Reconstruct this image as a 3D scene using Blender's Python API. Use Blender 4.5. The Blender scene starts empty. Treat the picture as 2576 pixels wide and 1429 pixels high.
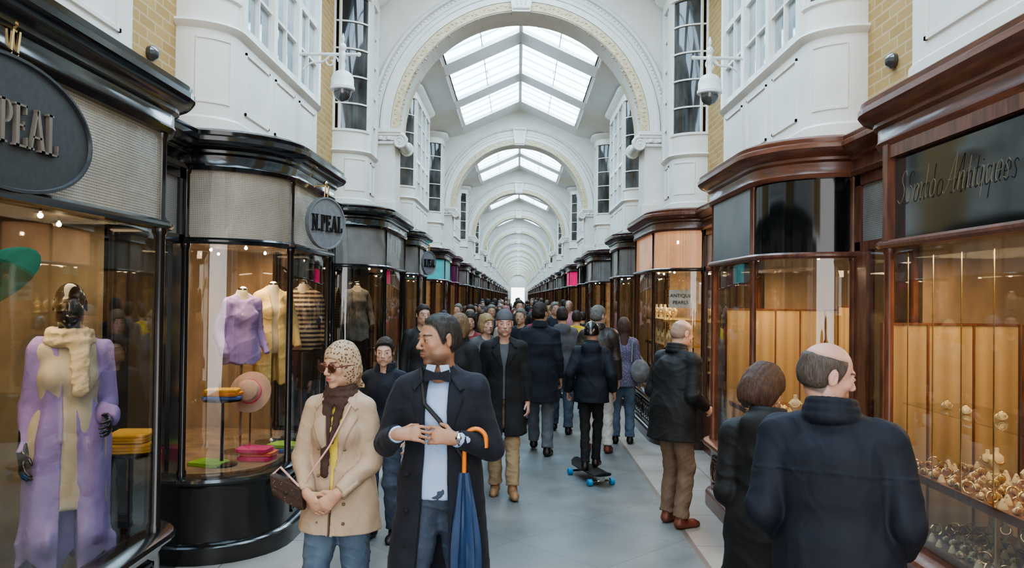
import bpy, bmesh, math, random
import numpy as np
from mathutils import Vector, Matrix
rnd=random.Random(7)
SC=bpy.context.scene
COL=SC.collection
pi=math.pi
def A(*a): return np.array(a,dtype=float)

# ------------------------------------------------------------------ materials
def nt_new(name):
    m=bpy.data.materials.new(name); m.use_nodes=True
    nt=m.node_tree; nt.nodes.clear()
    out=nt.nodes.new('ShaderNodeOutputMaterial')
    return m,nt,out
def mixc(nt,fac,c1,c2,blend='MIX'):
    n=nt.nodes.new('ShaderNodeMix'); n.data_type='RGBA'; n.blend_type=blend
    for i,v in ((0,fac),(6,c1),(7,c2)):
        if isinstance(v,bpy.types.NodeSocket): nt.links.new(v,n.inputs[i])
        elif i==0: n.inputs[0].default_value=v
        else: n.inputs[i].default_value=(*v[:3],1)
    return n.outputs[2]
def math_(nt,op,a,b=0.0):
    n=nt.nodes.new('ShaderNodeMath'); n.operation=op
    for i,v in ((0,a),(1,b)):
        if isinstance(v,bpy.types.NodeSocket): nt.links.new(v,n.inputs[i])
        else: n.inputs[i].default_value=v
    return n.outputs[0]
def coords(nt,scale=(1,1,1),rot=(0,0,0)):
    tc=nt.nodes.new('ShaderNodeTexCoord'); mp=nt.nodes.new('ShaderNodeMapping')
    mp.inputs['Scale'].default_value=scale; mp.inputs['Rotation'].default_value=rot
    nt.links.new(tc.outputs['Object'],mp.inputs['Vector']); return mp.outputs[0]
def noise(nt,vec,scale,detail=3,dist=0):
    n=nt.nodes.new('ShaderNodeTexNoise'); n.inputs['Scale'].default_value=scale; n.inputs['Detail'].default_value=detail
    n.inputs['Distortion'].default_value=dist
    nt.links.new(vec,n.inputs['Vector']); return n.outputs[0]
def ramp(nt,fac,a,b):
    n=nt.nodes.new('ShaderNodeMapRange'); n.inputs[1].default_value=a; n.inputs[2].default_value=b
    nt.links.new(fac,n.inputs[0]); return n.outputs[0]
def bumpn(nt,h,st,di,prev=None):
    bp=nt.nodes.new('ShaderNodeBump'); bp.inputs['Strength'].default_value=st; bp.inputs['Distance'].default_value=di
    nt.links.new(h,bp.inputs['Height'])
    if prev is not None: nt.links.new(prev,bp.inputs['Normal'])
    return bp.outputs[0]
def mat(name,col,rough=.5,metal=0,col2=None,ns=8,stretch=(1,1,1),bump=0,bs=80,coat=0,emit=0,ecol=None,lo=.35,hi=.65,attr=False,spec=.5,sheen=0,wr=0):
    m,nt,out=nt_new(name)
    b=nt.nodes.new('ShaderNodeBsdfPrincipled'); nt.links.new(b.outputs[0],out.inputs[0])
    b.inputs['Roughness'].default_value=rough; b.inputs['Metallic'].default_value=metal
    b.inputs['Coat Weight'].default_value=coat; b.inputs['Specular IOR Level'].default_value=spec
    b.inputs['Coat Roughness'].default_value=.08
    if sheen: b.inputs['Sheen Weight'].default_value=sheen
    v=coords(nt,stretch)
    if attr:
        at=nt.nodes.new('ShaderNodeAttribute'); at.attribute_name='Col'
        nt.links.new(at.outputs['Color'],b.inputs['Base Color'])
    else:
        c2=col2 if col2 else tuple(c*.82 for c in col)
        f=ramp(nt,noise(nt,v,ns),lo,hi)
        nt.links.new(mixc(nt,f,col,c2),b.inputs['Base Color'])
    nb=None
    if wr: nb=bumpn(nt,noise(nt,coords(nt,(1,1,.8)),6.5,4,1.6),wr,.030)
    if bump: nb=bumpn(nt,noise(nt,v,bs),bump,.004,nb)
    if nb is not None: nt.links.new(nb,b.inputs['Normal'])
    if emit:
        b.inputs['Emission Color'].default_value=(*(ecol or col),1); b.inputs['Emission Strength'].default_value=emit
    return m
def glassmat(name,tint=(1,1,1),base=.05,top=.6,rough=.02):
    m,nt,out=nt_new(name)
    t=nt.nodes.new('ShaderNodeBsdfTransparent'); t.inputs[0].default_value=(*tint,1)
    g=nt.nodes.new('ShaderNodeBsdfGlossy'); g.inputs['Roughness'].default_value=rough
    lw=nt.nodes.new('ShaderNodeLayerWeight'); lw.inputs['Blend'].default_value=.5
    p=math_(nt,'POWER',lw.outputs['Facing'],3.0)
    f=math_(nt,'ADD',math_(nt,'MULTIPLY',p,top),base)
    mx=nt.nodes.new('ShaderNodeMixShader'); nt.links.new(f,mx.inputs[0])
    nt.links.new(t.outputs[0],mx.inputs[1]); nt.links.new(g.outputs[0],mx.inputs[2]); nt.links.new(mx.outputs[0],out.inputs[0])
    return m
def brickmat():
    m,nt,out=nt_new('tan_brick')
    b=nt.nodes.new('ShaderNodeBsdfPrincipled'); nt.links.new(b.outputs[0],out.inputs[0]); b.inputs['Roughness'].default_value=.85
    tc=nt.nodes.new('ShaderNodeTexCoord'); s=nt.nodes.new('ShaderNodeSeparateXYZ'); c=nt.nodes.new('ShaderNodeCombineXYZ')
    nt.links.new(tc.outputs['Object'],s.inputs[0]); nt.links.new(s.outputs[1],c.inputs[0]); nt.links.new(s.outputs[2],c.inputs[1])
    br=nt.nodes.new('ShaderNodeTexBrick'); nt.links.new(c.outputs[0],br.inputs['Vector'])
    br.inputs['Color1'].default_value=(.43,.26,.095,1); br.inputs['Color2'].default_value=(.53,.33,.13,1); br.inputs['Mortar'].default_value=(.54,.40,.22,1)
    br.inputs['Scale'].default_value=1; br.inputs['Brick Width'].default_value=.22; br.inputs['Row Height'].default_value=.075; br.inputs['Mortar Size'].default_value=.008
    nt.links.new(br.outputs[0],b.inputs['Base Color'])
    bp=nt.nodes.new('ShaderNodeBump'); bp.inputs['Strength'].default_value=.4; bp.inputs['Distance'].default_value=.01; bp.invert=True
    nt.links.new(br.outputs['Fac'],bp.inputs['Height']); nt.links.new(bp.outputs[0],b.inputs['Normal'])
    return m
def floormat():
    m,nt,out=nt_new('stone_paving')
    b=nt.nodes.new('ShaderNodeBsdfPrincipled'); nt.links.new(b.outputs[0],out.inputs[0])
    def br(vec,w,h,c1,c2,mo,off=.5,ms=.006):
        n=nt.nodes.new('ShaderNodeTexBrick'); nt.links.new(vec,n.inputs['Vector']); n.offset=off
        n.inputs['Color1'].default_value=(*c1,1); n.inputs['Color2'].default_value=(*c2,1); n.inputs['Mortar'].default_value=(*mo,1)
        n.inputs['Scale'].default_value=1; n.inputs['Brick Width'].default_value=w; n.inputs['Row Height'].default_value=h; n.inputs['Mortar Size'].default_value=ms
        return n.outputs[0]
    v1=coords(nt,(1,1,1),(0,0,pi/4)); v2=coords(nt,(1,1,1))
    ca=br(v1,.9,.9,(.160,.174,.176),(.190,.204,.206),(.115,.125,.128),0,.004)
    cb=br(v2,.7,.9,(.32,.295,.265),(.37,.34,.31),(.18,.165,.15),0)
    s=nt.nodes.new('ShaderNodeSeparateXYZ'); nt.links.new(v2,s.inputs[0])
    ax=math_(nt,'ABSOLUTE',s.outputs[0])
    f=math_(nt,'GREATER_THAN',ax,1.42)
    f2=math_(nt,'MULTIPLY',math_(nt,'GREATER_THAN',ax,1.39),math_(nt,'LESS_THAN',ax,1.43))
    c=mixc(nt,f,ca,cb); c=mixc(nt,f2,c,(.18,.145,.13))
    n=noise(nt,v2,2.2,6); c=mixc(nt,.6,c,mixc(nt,ramp(nt,n,.3,.7),(.6,.6,.6),(1.15,1.15,1.15)),'MULTIPLY')
    nt.links.new(c,b.inputs['Base Color'])
    r=nt.nodes.new('ShaderNodeMapRange'); nt.links.new(n,r.inputs[0]); r.inputs[3].default_value=.34; r.inputs[4].default_value=.58
    nt.links.new(r.outputs[0],b.inputs['Roughness'])
    return m
def fluted(name,c1,c2,warm=0,ecol=(1,.6,.3)):
    m,nt,out=nt_new(name)
    b=nt.nodes.new('ShaderNodeBsdfPrincipled'); nt.links.new(b.outputs[0],out.inputs[0])
    b.inputs['Roughness'].default_value=.25; b.inputs['Coat Weight'].default_value=.4
    v=coords(nt)
    s=nt.nodes.new('ShaderNodeSeparateXYZ'); nt.links.new(v,s.inputs[0])
    def w(o,fr): return math_(nt,'SINE',math_(nt,'MULTIPLY',o,fr))
    hy=math_(nt,'ADD',w(math_(nt,'ADD',s.outputs[1],s.outputs[0]),470),w(s.outputs[2],470))
    f=ramp(nt,hy,-2.6,2.6)
    nn=ramp(nt,noise(nt,v,2.2,3),.3,.7)
    c=mixc(nt,f,c1,c2); c=mixc(nt,.8,c,mixc(nt,nn,(.5,.48,.45),(1.25,1.22,1.2)),'MULTIPLY')
    nt.links.new(c,b.inputs['Base Color'])
    nt.links.new(bumpn(nt,hy,.22,.003),b.inputs['Normal'])
    if warm:
        b.inputs['Emission Color'].default_value=(*ecol,1); b.inputs['Emission Strength'].default_value=warm
    return m
def skymat(name,col,st):
    m,nt,out=nt_new(name); e=nt.nodes.new('ShaderNodeEmission'); 
    v=coords(nt); n=noise(nt,v,.8,3)
    nt.links.new(mixc(nt,ramp(nt,n,.3,.7),col,tuple(c*q for c,q in zip(col,(.55,.74,.88)))),e.inputs[0]); e.inputs[1].default_value=st
    nt.links.new(e.outputs[0],out.inputs[0]); return m
def spotmat(name,c1,c2,scale=60,thr=.5):
    m,nt,out=nt_new(name); b=nt.nodes.new('ShaderNodeBsdfPrincipled'); nt.links.new(b.outputs[0],out.inputs[0]); b.inputs['Roughness'].default_value=.7
    v=coords(nt); vo=nt.nodes.new('ShaderNodeTexVoronoi'); vo.inputs['Scale'].default_value=scale; nt.links.new(v,vo.inputs['Vector'])
    f=ramp(nt,vo.outputs['Distance'],thr-.06,thr+.06)
    nt.links.new(mixc(nt,f,c1,c2),b.inputs['Base Color']); return m
def stripemat(name,c1,c2,freq,axis=2,emit=0,soft=.1):
    m,nt,out=nt_new(name); b=nt.nodes.new('ShaderNodeBsdfPrincipled'); nt.links.new(b.outputs[0],out.inputs[0]); b.inputs['Roughness'].default_value=.85
    v=coords(nt); s=nt.nodes.new('ShaderNodeSeparateXYZ'); nt.links.new(v,s.inputs[0])
    o=s.outputs[axis] if axis<3 else math_(nt,'ADD',s.outputs[0],s.outputs[1])
    f=ramp(nt,math_(nt,'SINE',math_(nt,'MULTIPLY',o,freq)),-soft,soft)
    c=mixc(nt,f,c1,c2); nt.links.new(c,b.inputs['Base Color'])
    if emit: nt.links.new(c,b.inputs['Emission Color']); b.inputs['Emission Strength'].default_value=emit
    return m

M={}
M['white']=mat('white_paint',(.83,.79,.725),.45,col2=(.77,.73,.665),ns=3)
M['ceil']=mat('ceiling_plaster',(.82,.805,.78),.6,col2=(.77,.755,.73),ns=2)
M['whitetrim']=mat('white_gloss_trim',(.85,.82,.76),.35,col2=(.79,.76,.70),ns=5)
M['relief']=mat('cream_gold_relief',(.64,.50,.29),.5,col2=(.76,.66,.47),ns=22,bump=.8,bs=35)
M['black']=mat('black_gloss_wood',(.008,.007,.008),.16,col2=(.014,.013,.013),ns=5,coat=.5)
M['mahog']=mat('mahogany_wood',(.17,.060,.032),.32,col2=(.085,.030,.017),ns=6,stretch=(6,6,1),coat=.2)
M['mahog2']=mat('mahogany_cornice',(.20,.072,.038),.32,col2=(.11,.040,.022),ns=5,stretch=(1,1,12),coat=.2)
M['darkwood']=mat('dark_brown_wood',(.045,.018,.012),.25,col2=(.022,.009,.006),ns=6,stretch=(6,6,1),coat=.35)
M['maroon']=mat('maroon_paint',(.10,.010,.025),.35)
M['brick']=brickmat(); M['floor']=floormat()
M['glass']=glassmat('shop_glass',(.93,.93,.91),.075,.55)
M['wglass']=mat('sash_glass',(.17,.21,.23),.06,col2=(.42,.49,.52),ns=2.2,coat=.4)
M['dglass']=mat('dark_curved_glass',(.02,.02,.02),.05,col2=(.10,.095,.09),ns=4,coat=.4,stretch=(1,1,.5))
M['sky']=skymat('skylight_glazing',(.72,.88,1.0),6.2)
M['flute']=fluted('reeded_glass',(.16,.14,.115),(.44,.40,.33),.02,(1,.8,.55))
M['fluteg']=fluted('reeded_grey_glass',(.12,.115,.11),(.32,.30,.28))
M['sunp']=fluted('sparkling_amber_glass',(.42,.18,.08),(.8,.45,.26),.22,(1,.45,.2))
M['signblack']=mat('black_glass_sign',(.008,.008,.008),.08,coat=.4)
M['signgrey']=mat('slate_sign',(.030,.032,.035),.4,col2=(.042,.044,.047),ns=30)
M['signlt']=mat('pale_slate_sign',(.17,.175,.18),.45,col2=(.21,.215,.22),ns=30)
M['signmid']=mat('grey_fascia_panel',(.11,.12,.122),.3,col2=(.15,.155,.155),ns=3)
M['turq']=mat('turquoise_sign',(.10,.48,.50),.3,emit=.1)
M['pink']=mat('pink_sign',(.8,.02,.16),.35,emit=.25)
M['purple']=mat('plum_sign',(.14,.01,.09),.4)
M['letter']=mat('bronze_letter',(.22,.185,.15),.45,metal=.3)
M['lettlt']=mat('dark_bronze_letter',(.03,.025,.022),.4,metal=.2)
M['gold']=mat('gold_metal',(.85,.60,.25),.22,metal=1,col2=(.95,.78,.45))
M['goldtxt']=mat('gilt_lettering',(.19,.155,.095),.6)
M['silver']=mat('silver_metal',(.75,.74,.7),.2,metal=1)
M['cream']=mat('cream_velvet',(.66,.56,.38),.8,col2=(.56,.46,.29))
M['creaml']=stripemat('golden_draped_backing',(.30,.19,.085),(.42,.29,.14),60,3,.05,1.4)  # backing emits a little of its stripe colour to look lit
M['warmin']=mat('warm_self_lit_interior',(.26,.165,.09),.6,col2=(.11,.065,.036),ns=1.6,stretch=(3,3,1),emit=.05,ecol=(1,.66,.36))  # faint warm emission adds lamplight glow to the interior surfaces
M['warmfar']=mat('glowing_shop_interior',(.28,.18,.10),.7,col2=(.04,.028,.02),ns=5,emit=.11,ecol=(1,.6,.3))  # weak emission stands in for lamps inside distant shops
M['goldin']=mat('gold_wallpaper',(.25,.21,.135),.6,col2=(.12,.095,.06),ns=2.2,bump=.4,bs=70)
M['darkin']=mat('dark_interior',(.05,.04,.035),.5,col2=(.02,.016,.014),ns=3)
M['bulb']=mat('lit_bulb',(1,.85,.6),.4,emit=22,ecol=(1,.78,.48))
M['metalw']=mat('white_metal',(.80,.79,.76),.35)
M['dome']=mat('smoked_dome',(.07,.07,.07),.05,coat=1)
M['chrome']=mat('chrome',(.7,.7,.7),.12,metal=1)
M['skin']=mat('skin',(.7,.45,.35),.5,attr=True,bump=.06,bs=350)
def cloth(n,c,c2=None,r=.85,b=.12,bs=260,ns=12,wr=.25,**k): 
    M[n]=mat(n,c,r,col2=c2,ns=ns,bump=b,bs=bs,wr=wr,**k)
cloth('navywool',(.008,.010,.018),(.012,.014,.024),sheen=.04)
cloth('navyjkt',(.008,.0105,.019),(.011,.014,.024),r=.72,b=.03,ns=4,wr=.22,spec=.35)
cloth('blackcoat',(.007,.007,.008),(.012,.012,.013))
cloth('blackjkt',(.009,.009,.010),(.013,.0125,.013),r=.65,b=.03,ns=4,wr=.22,spec=.4)
cloth('leather',(.03,.022,.018),(.045,.035,.03),r=.42,b=.1,bs=40,ns=5)
cloth('trench',(.48,.355,.25),(.42,.305,.21),r=.75,b=.05,ns=4,wr=.3)
cloth('bluesh',(.42,.55,.78),(.37,.5,.74),r=.7)
cloth('jeans',(.035,.05,.08),(.07,.09,.13),ns=7,wr=.4)
cloth('jeansl',(.075,.11,.165),(.12,.165,.23),ns=7,wr=.4)
cloth('greyjean',(.10,.11,.13),(.14,.15,.17),wr=.4)
cloth('khaki',(.36,.26,.15),(.30,.21,.12),wr=.4)
cloth('brownt',(.20,.135,.09),(.16,.105,.07),wr=.4)
cloth('whitet',(.62,.58,.54))
cloth('yellow',(.75,.58,.10))
cloth('brownscarf',(.05,.025,.018),(.075,.04,.03),b=.5,bs=60,wr=.6)
cloth('lilac',(.36,.28,.62),(.31,.235,.55),b=.3,bs=200,ns=5,wr=.4)
cloth('creamk',(.70,.60,.42),(.58,.48,.32),b=.6,bs=60)
cloth('yelk',(.70,.56,.26),(.6,.46,.2),b=.6,bs=60)
cloth('greyk',(.12,.12,.12),(.2,.2,.2),b=.6,bs=60)
cloth('green',(.06,.30,.20)); cloth('orange',(.75,.30,.04),(.6,.2,.03)); cloth('mustard',(.75,.42,.06),(.65,.34,.04)); cloth('pinkk',(.8,.08,.25)); cloth('lime',(.35,.6,.08)); cloth('bluek',(.1,.18,.5)); cloth('redc',(.25,.03,.04)); cloth('beige2',(.42,.35,.27)); cloth('greyc',(.10,.10,.11)); cloth('yellowc',(.7,.5,.05)); cloth('cream2',(.58,.52,.42)); cloth('whitec',(.62,.6,.58)); cloth('pinkc',(.55,.25,.28))
M['leopard']=spotmat('leopard_headscarf',(.13,.06,.032),(.46,.33,.215),75,.36)
M['mono']=spotmat('patterned_brown_leather',(.22,.13,.06),(.045,.022,.014),60,.16)
M['patt']=spotmat('patterned_purple_top',(.28,.16,.26),(.10,.10,.16),45,.35)
M['stripe']=stripemat('striped_knit',(.50,.40,.28),(.05,.03,.03),150)
M['stripe2']=stripemat('orange_pink_stripe',(.75,.25,.05),(.75,.08,.22),380)
HC=dict(hblack=(.022,.019,.017),hbrown=(.08,.035,.018),hred=(.095,.045,.028),hgrey=(.20,.18,.16),hblond=(.42,.28,.14),hdark=(.025,.015,.01),hlt=(.22,.13,.065),hfringe=(.10,.075,.06))
for n,c in HC.items():
    M[n]=mat('hair_'+n,c,.6,col2=(.06,.055,.05) if n=='hblack' else tuple(x*.45 for x in c),ns=22,stretch=(9,9,1.2),bump=1.0,bs=24,lo=.5 if n=='hblack' else .35,hi=.8 if n=='hblack' else .65)
M['helmet']=mat('black_helmet',(.01,.01,.012),.2,coat=.8)
M['shoe']=mat('dark_shoe_leather',(.02,.015,.012),.35); M['tan']=mat('tan_shoe_leather',(.30,.16,.08),.5); M['redshoe']=mat('red_brown_shoe',(.17,.05,.03),.4)
M['orangeh']=mat('orange_handle',(.8,.22,.03),.3,coat=.4); M['umb']=mat('navy_umbrella',(.022,.055,.14),.5)
M['pinkstrap']=mat('pink_strap',(.75,.42,.36),.5); M['darkstrap']=mat('black_strap',(.02,.02,.02),.6)
M['lens']=mat('sunglass_lens',(.07,.025,.015),.08,coat=.5); M['eyew']=mat('eye_white',(.55,.51,.47),.25); M['iris']=mat('iris',(.03,.016,.01),.15)
M['mannblack']=mat('gloss_black_mannequin',(.008,.008,.008),.15,coat=.5)
M['deck']=mat('black_griptape',(.02,.02,.02),.9); M['wheel']=mat('blue_wheel',(.02,.25,.5),.4)
M['straw']=mat('straw',(.60,.40,.32),.8,bump=.6,bs=90)
M['poster']=mat('white_card',(.75,.73,.68),.7); M['blacktxt']=mat('black_ink',(.02,.02,.02),.6)
M['out']=mat('self_lit_pale_facade',(.75,.75,.74),.8,emit=1.2,ecol=(1,1,1))  # facade emits white itself so the far portal reads as bright daylight

# ------------------------------------------------------------------ mesh builder
class MB:
    def __init__(s): s.v=[];s.f=[];s.m=[]
    def add(s,vs,fs,mi=0):
        o=len(s.v); s.v+=[tuple(float(c) for c in v) for v in vs]; s.f+=[tuple(i+o for i in f) for f in fs]; s.m+=[mi]*len(fs); return s
    def box(s,x0,x1,y0,y1,z0,z1,mi=0,T=None):
        vs=[(x,y,z) for x in (x0,x1) for y in (y0,y1) for z in (z0,z1)]
        if T: vs=[T(*v) for v in vs]
        return s.add(vs,[(0,1,3,2),(4,6,7,5),(0,4,5,1),(2,3,7,6),(0,2,6,4),(1,5,7,3)],mi)
    def rings(s,R,mi=0,closed=False,caps=True):
        n=len(R[0]); vs=[p for r in R for p in r]; fs=[]
        m=len(R)
        for i in range(m if closed else m-1):
            for j in range(n):
                a=i*n+j;b=i*n+(j+1)%n;c=((i+1)%m)*n+(j+1)%n;d=((i+1)%m)*n+j
                fs.append((a,b,c,d))
        if caps and not closed: fs+= [tuple(range(n))[::-1],tuple((m-1)*n+j for j in range(n))]
        return s.add(vs,fs,mi)
    def tube(s,path,r,seg=8,mi=0,closed=False):
        P=[A(*p) for p in path]; n=len(P); rr=r if isinstance(r,(list,tuple)) else [r]*n
        R=[];up=None
        for i in range(n):
            t=(P[(i+1)%n]-P[i-1]) if closed else (P[min(i+1,n-1)]-P[max(i-1,0)])
            t=t/(np.linalg.norm(t)+1e-9)
            if up is None: up=A(0,0,1) if abs(t[2])<.9 else A(1,0,0)
            u=up-t*(up@t); u/=np.linalg.norm(u)+1e-9; up=u; w=np.cross(t,u)
            R.append([P[i]+rr[i]*(math.cos(a)*u+math.sin(a)*w) for a in [2*pi*k/seg for k in range(seg)]])
        return s.rings(R,mi,closed)
    def lathe(s,prof,c=(0,0,0),seg=20,mi=0,T=None):
        R=[[(c[0]+r*math.cos(2*pi*k/seg),c[1]+r*math.sin(2*pi*k/seg),c[2]+z) for k in range(seg)] for r,z in prof]
        if T: R=[[T(*p) for p in r] for r in R]
        return s.rings(R,mi)
    def sphere(s,c,r,seg=10,mi=0,T=None):
        r=r if isinstance(r,(tuple,list)) else (r,r,r); R=[]
        for i in range(seg//2+1):
            a=-pi/2+pi*i/(seg//2); ca=max(math.cos(a),1e-3)
            R.append([(c[0]+r[0]*ca*math.cos(2*pi*k/seg),c[1]+r[1]*ca*math.sin(2*pi*k/seg),c[2]+r[2]*math.sin(a)) for k in range(seg)])
        if T: R=[[T(*p) for p in q] for q in R]
        return s.rings(R,mi)
    def sweep(s,path,prof,mi=0,closed=False):
        return s.rings([[(px+nx*o,py+ny*o,z) for o,z in prof] for px,py,nx,ny in path],mi,closed)
    def prism(s,pts,T,d0,d1,mi=0):
        n=len(pts); vs=[T(u,v,d0) for u,v in pts]+[T(u,v,d1) for u,v in pts]
        return s.add(vs,[tuple(range(n))[::-1],tuple(range(n,2*n))]+[(i,(i+1)%n,(i+1)%n+n,i+n) for i in range(n)],mi)
def setp(o,props):
    for k,v in props.items(): o[k]=v
def mk(name,mb,mats,parent=None,smooth=False,loc=None,**props):
    me=bpy.data.meshes.new(name); me.from_pydata(mb.v,[],mb.f)
    ms=mats if isinstance(mats,(list,tuple)) else [mats]
    for m in ms: me.materials.append(M[m] if isinstance(m,str) else m)
    if len(ms)>1: me.polygons.foreach_set('material_index',mb.m)
    bm=bmesh.new(); bm.from_mesh(me); bmesh.ops.recalc_face_normals(bm,faces=bm.faces); bm.to_mesh(me); bm.free()
    if smooth:
        me.shade_smooth(); me.set_sharp_from_angle(angle=math.radians(38))
    o=bpy.data.objects.new(name,me); COL.objects.link(o)
    if parent: o.parent=parent
    if loc is not None: o.location=loc
    setp(o,props); return o
def empty(name,loc=(0,0,0),rot=0,**props):
    e=bpy.data.objects.new(name,None); e.empty_display_size=.1; e.location=loc; e.rotation_euler=(0,0,rot); COL.objects.link(e); setp(e,props); return e
def assemble(name,parts,loc=(0,0,0),merged=False,**props):
    if merged:
        mb=MB(); ms=[]
        for pn,b,mt,sm in parts:
            if mt not in ms: ms.append(mt)
            mi=ms.index(mt); o=len(mb.v); mb.v+=b.v; mb.f+=[tuple(i+o for i in f) for f in b.f]; mb.m+=[mi]*len(b.f)
        return mk(name,mb,ms,None,True,loc,**props)
    e=empty(name,loc,**props)
    for pn,b,mt,sm in parts: mk(pn,b,mt,e,sm)
    return e
def copyo(o,loc,parent=None):
    c=o.copy(); COL.objects.link(c); c.parent=parent
    if loc is not None: c.location=loc
    for ch in o.children:
        copyo(ch,None,c)
    return c
def textobj(body,size,m,M4,name,parent=None,ext=.003,shear=0,off=0,space=1,**props):
    cu=bpy.data.curves.new(name,'FONT'); cu.body=body; cu.size=size; cu.extrude=ext; cu.shear=shear; cu.offset=off; cu.align_x='CENTER'; cu.align_y='CENTER'; cu.space_character=space
    t=bpy.data.objects.new(name+'_tmp',cu); COL.objects.link(t); bpy.context.view_layer.update()
    me=bpy.data.meshes.new_from_object(t.evaluated_get(bpy.context.evaluated_depsgraph_get()))
    bpy.data.objects.remove(t); me.materials.clear(); me.materials.append(M[m]); me.transform(M4)
    o=bpy.data.objects.new(name,me); COL.objects.link(o)
    if parent: o.parent=parent
    setp(o,props); return o

# ------------------------------------------------------------------ camera
cam=bpy.data.cameras.new('camera'); co=bpy.data.objects.new('camera',cam); COL.objects.link(co)
cam.sensor_width=36; cam.lens=36*2000/2576; cam.clip_end=600; cam.clip_start=.05
co.matrix_world=Matrix.Translation((-.0,0,1.95))@Matrix.Rotation(math.radians(.43),4,'Z')@Matrix.Rotation(math.radians(90+.87),4,'X')@Matrix.Rotation(math.radians(.7),4,'Z')
SC.camera=co

# ------------------------------------------------------------------ plan helpers
def bay_path(s,y0,y1,xw,xf,ry,ry2,n=8):
    a=xw-xf; P=[]
    for i in range(n+1):
        t=i/n*pi/2; nx=-math.sin(t)/a; ny=-math.cos(t)/ry; L=math.hypot(nx,ny)
        P.append((s*(xw-a*math.sin(t)),y0+ry-ry*math.cos(t),s*nx/L,ny/L))
    for i in range(n+1):
        t=i/n*pi/2; nx=-math.cos(t)/a; ny=math.sin(t)/ry2; L=math.hypot(nx,ny)
        P.append((s*(xw-a*math.cos(t)),y1-ry2+ry2*math.sin(t),s*nx/L,ny/L))
    return P
XW=2.4
CORN=[(-.08,2.83),(.03,2.83),(.045,2.86),(.035,2.88),(.035,2.94),(.06,2.955),(.06,2.975),(.085,2.99),(.12,3.0),(.145,3.03),(.145,3.06),(.125,3.075),(.13,3.10),(.10,3.12),(-.08,3.12)]
def shop_parts(s,y0,y1,xf,frame='black',corn=None,panel='flute',inner='warmin',ry=.6,ry2=.4,zt=2.3,floor=.6):
    corn=corn or frame
    P=bay_path(s,y0,y1,XW,xf,ry,ry2); out=[]
    b=MB(); b.sweep(P,[(-.1,0),(.05,0),(.05,.12),(.03,.14),(.0,.15),(0,.5),(.02,.53),(.02,.56),(-.1,.56)])
    ya,yb=y0+ry+.08,y1-ry2-.05
    if yb-ya>.4:
        x=s*(xf-.0)
        for q0,q1 in ((ya,(ya+yb)/2-.04),((ya+yb)/2+.04,yb)):
            xo=x-s*.012
            for z0,z1,w0,w1 in ((.2,.22,q0,q1),(.46,.48,q0,q1),(.2,.48,q0,q0+.02),(.2,.48,q1-.02,q1)):
                b.box(min(x,xo),max(x,xo),w0,w1,z0,z1)
            for k in range(4):
                yy=q0+(q1-q0)*(k+.5)/4
                b.tube([(xo,yy+.10*math.cos(t),.34+.10*math.sin(t)) for t in [2*pi*j/12 for j in range(12)]],.007,5,closed=True)
    out.append(('base',b,frame,True))
    b=MB(); b.sweep(P,[(-.1,.56),(.05,.56),(.075,.575),(.08,.59),(.07,.61),(.02,.625),(-.1,.625)]); out.append(('sill',b,frame,True))
    b=MB(); b.sweep(P,[(-.02,.62),(-.01,.62),(-.01,zt),(-.02,zt)]); out.append(('display_glass',b,'glass',True))
    b=MB(); b.sweep(P,[(-.04,zt),(.03,zt),(.045,zt+.015),(.045,zt+.03),(.03,zt+.045),(-.04,zt+.045)]); out.append(('transom',b,frame,True))
    b=MB(); b.sweep(P,[(-.03,zt+.04),(-.005,zt+.04),(-.005,2.84),(-.03,2.84)]); out.append(('sign_panel',b,panel,True))
    b=MB(); b.sweep(P,CORN); out.append(('cornice',b,corn,True))
    for i in (0,8,9,17):
        px,py,nx,ny=P[i]
        b=MB(); b.lathe([(.034,.6),(.034,.66),(.026,.68),(.026,zt-.04),(.034,zt-.02),(.034,zt+.05),(.026,zt+.07),(.026,2.80),(.036,2.82),(.036,2.85)],(px-nx*.01,py-ny*.01,0),10); out.append(('post',b,frame,True))
    b=MB(); poly=[(p[0]-p[2]*.04,p[1]-p[3]*.04) for p in P]; xb=s*3.3
    poly=poly+[(xb,y1),(xb,y0)]; n=len(poly)
    for z in (floor,2.36,3.05): b.add([(x,y,z) for x,y in poly],[tuple(range(n))])
    b.add([(xb,y0,0),(xb,y1,0),(xb,y1,3.05),(xb,y0,3.05)],[(0,1,2,3)])
    for yy in (y0,y1): b.add([(s*XW,yy,0),(xb,yy,0),(xb,yy,3.05),(s*XW,yy,3.05)],[(0,1,2,3)])
    out.append(('display_interior',b,inner,False))
    return out
NUM=dict(w=0,d=0,t=0)
def nn(k): NUM[k]+=1; return NUM[k]
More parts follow.
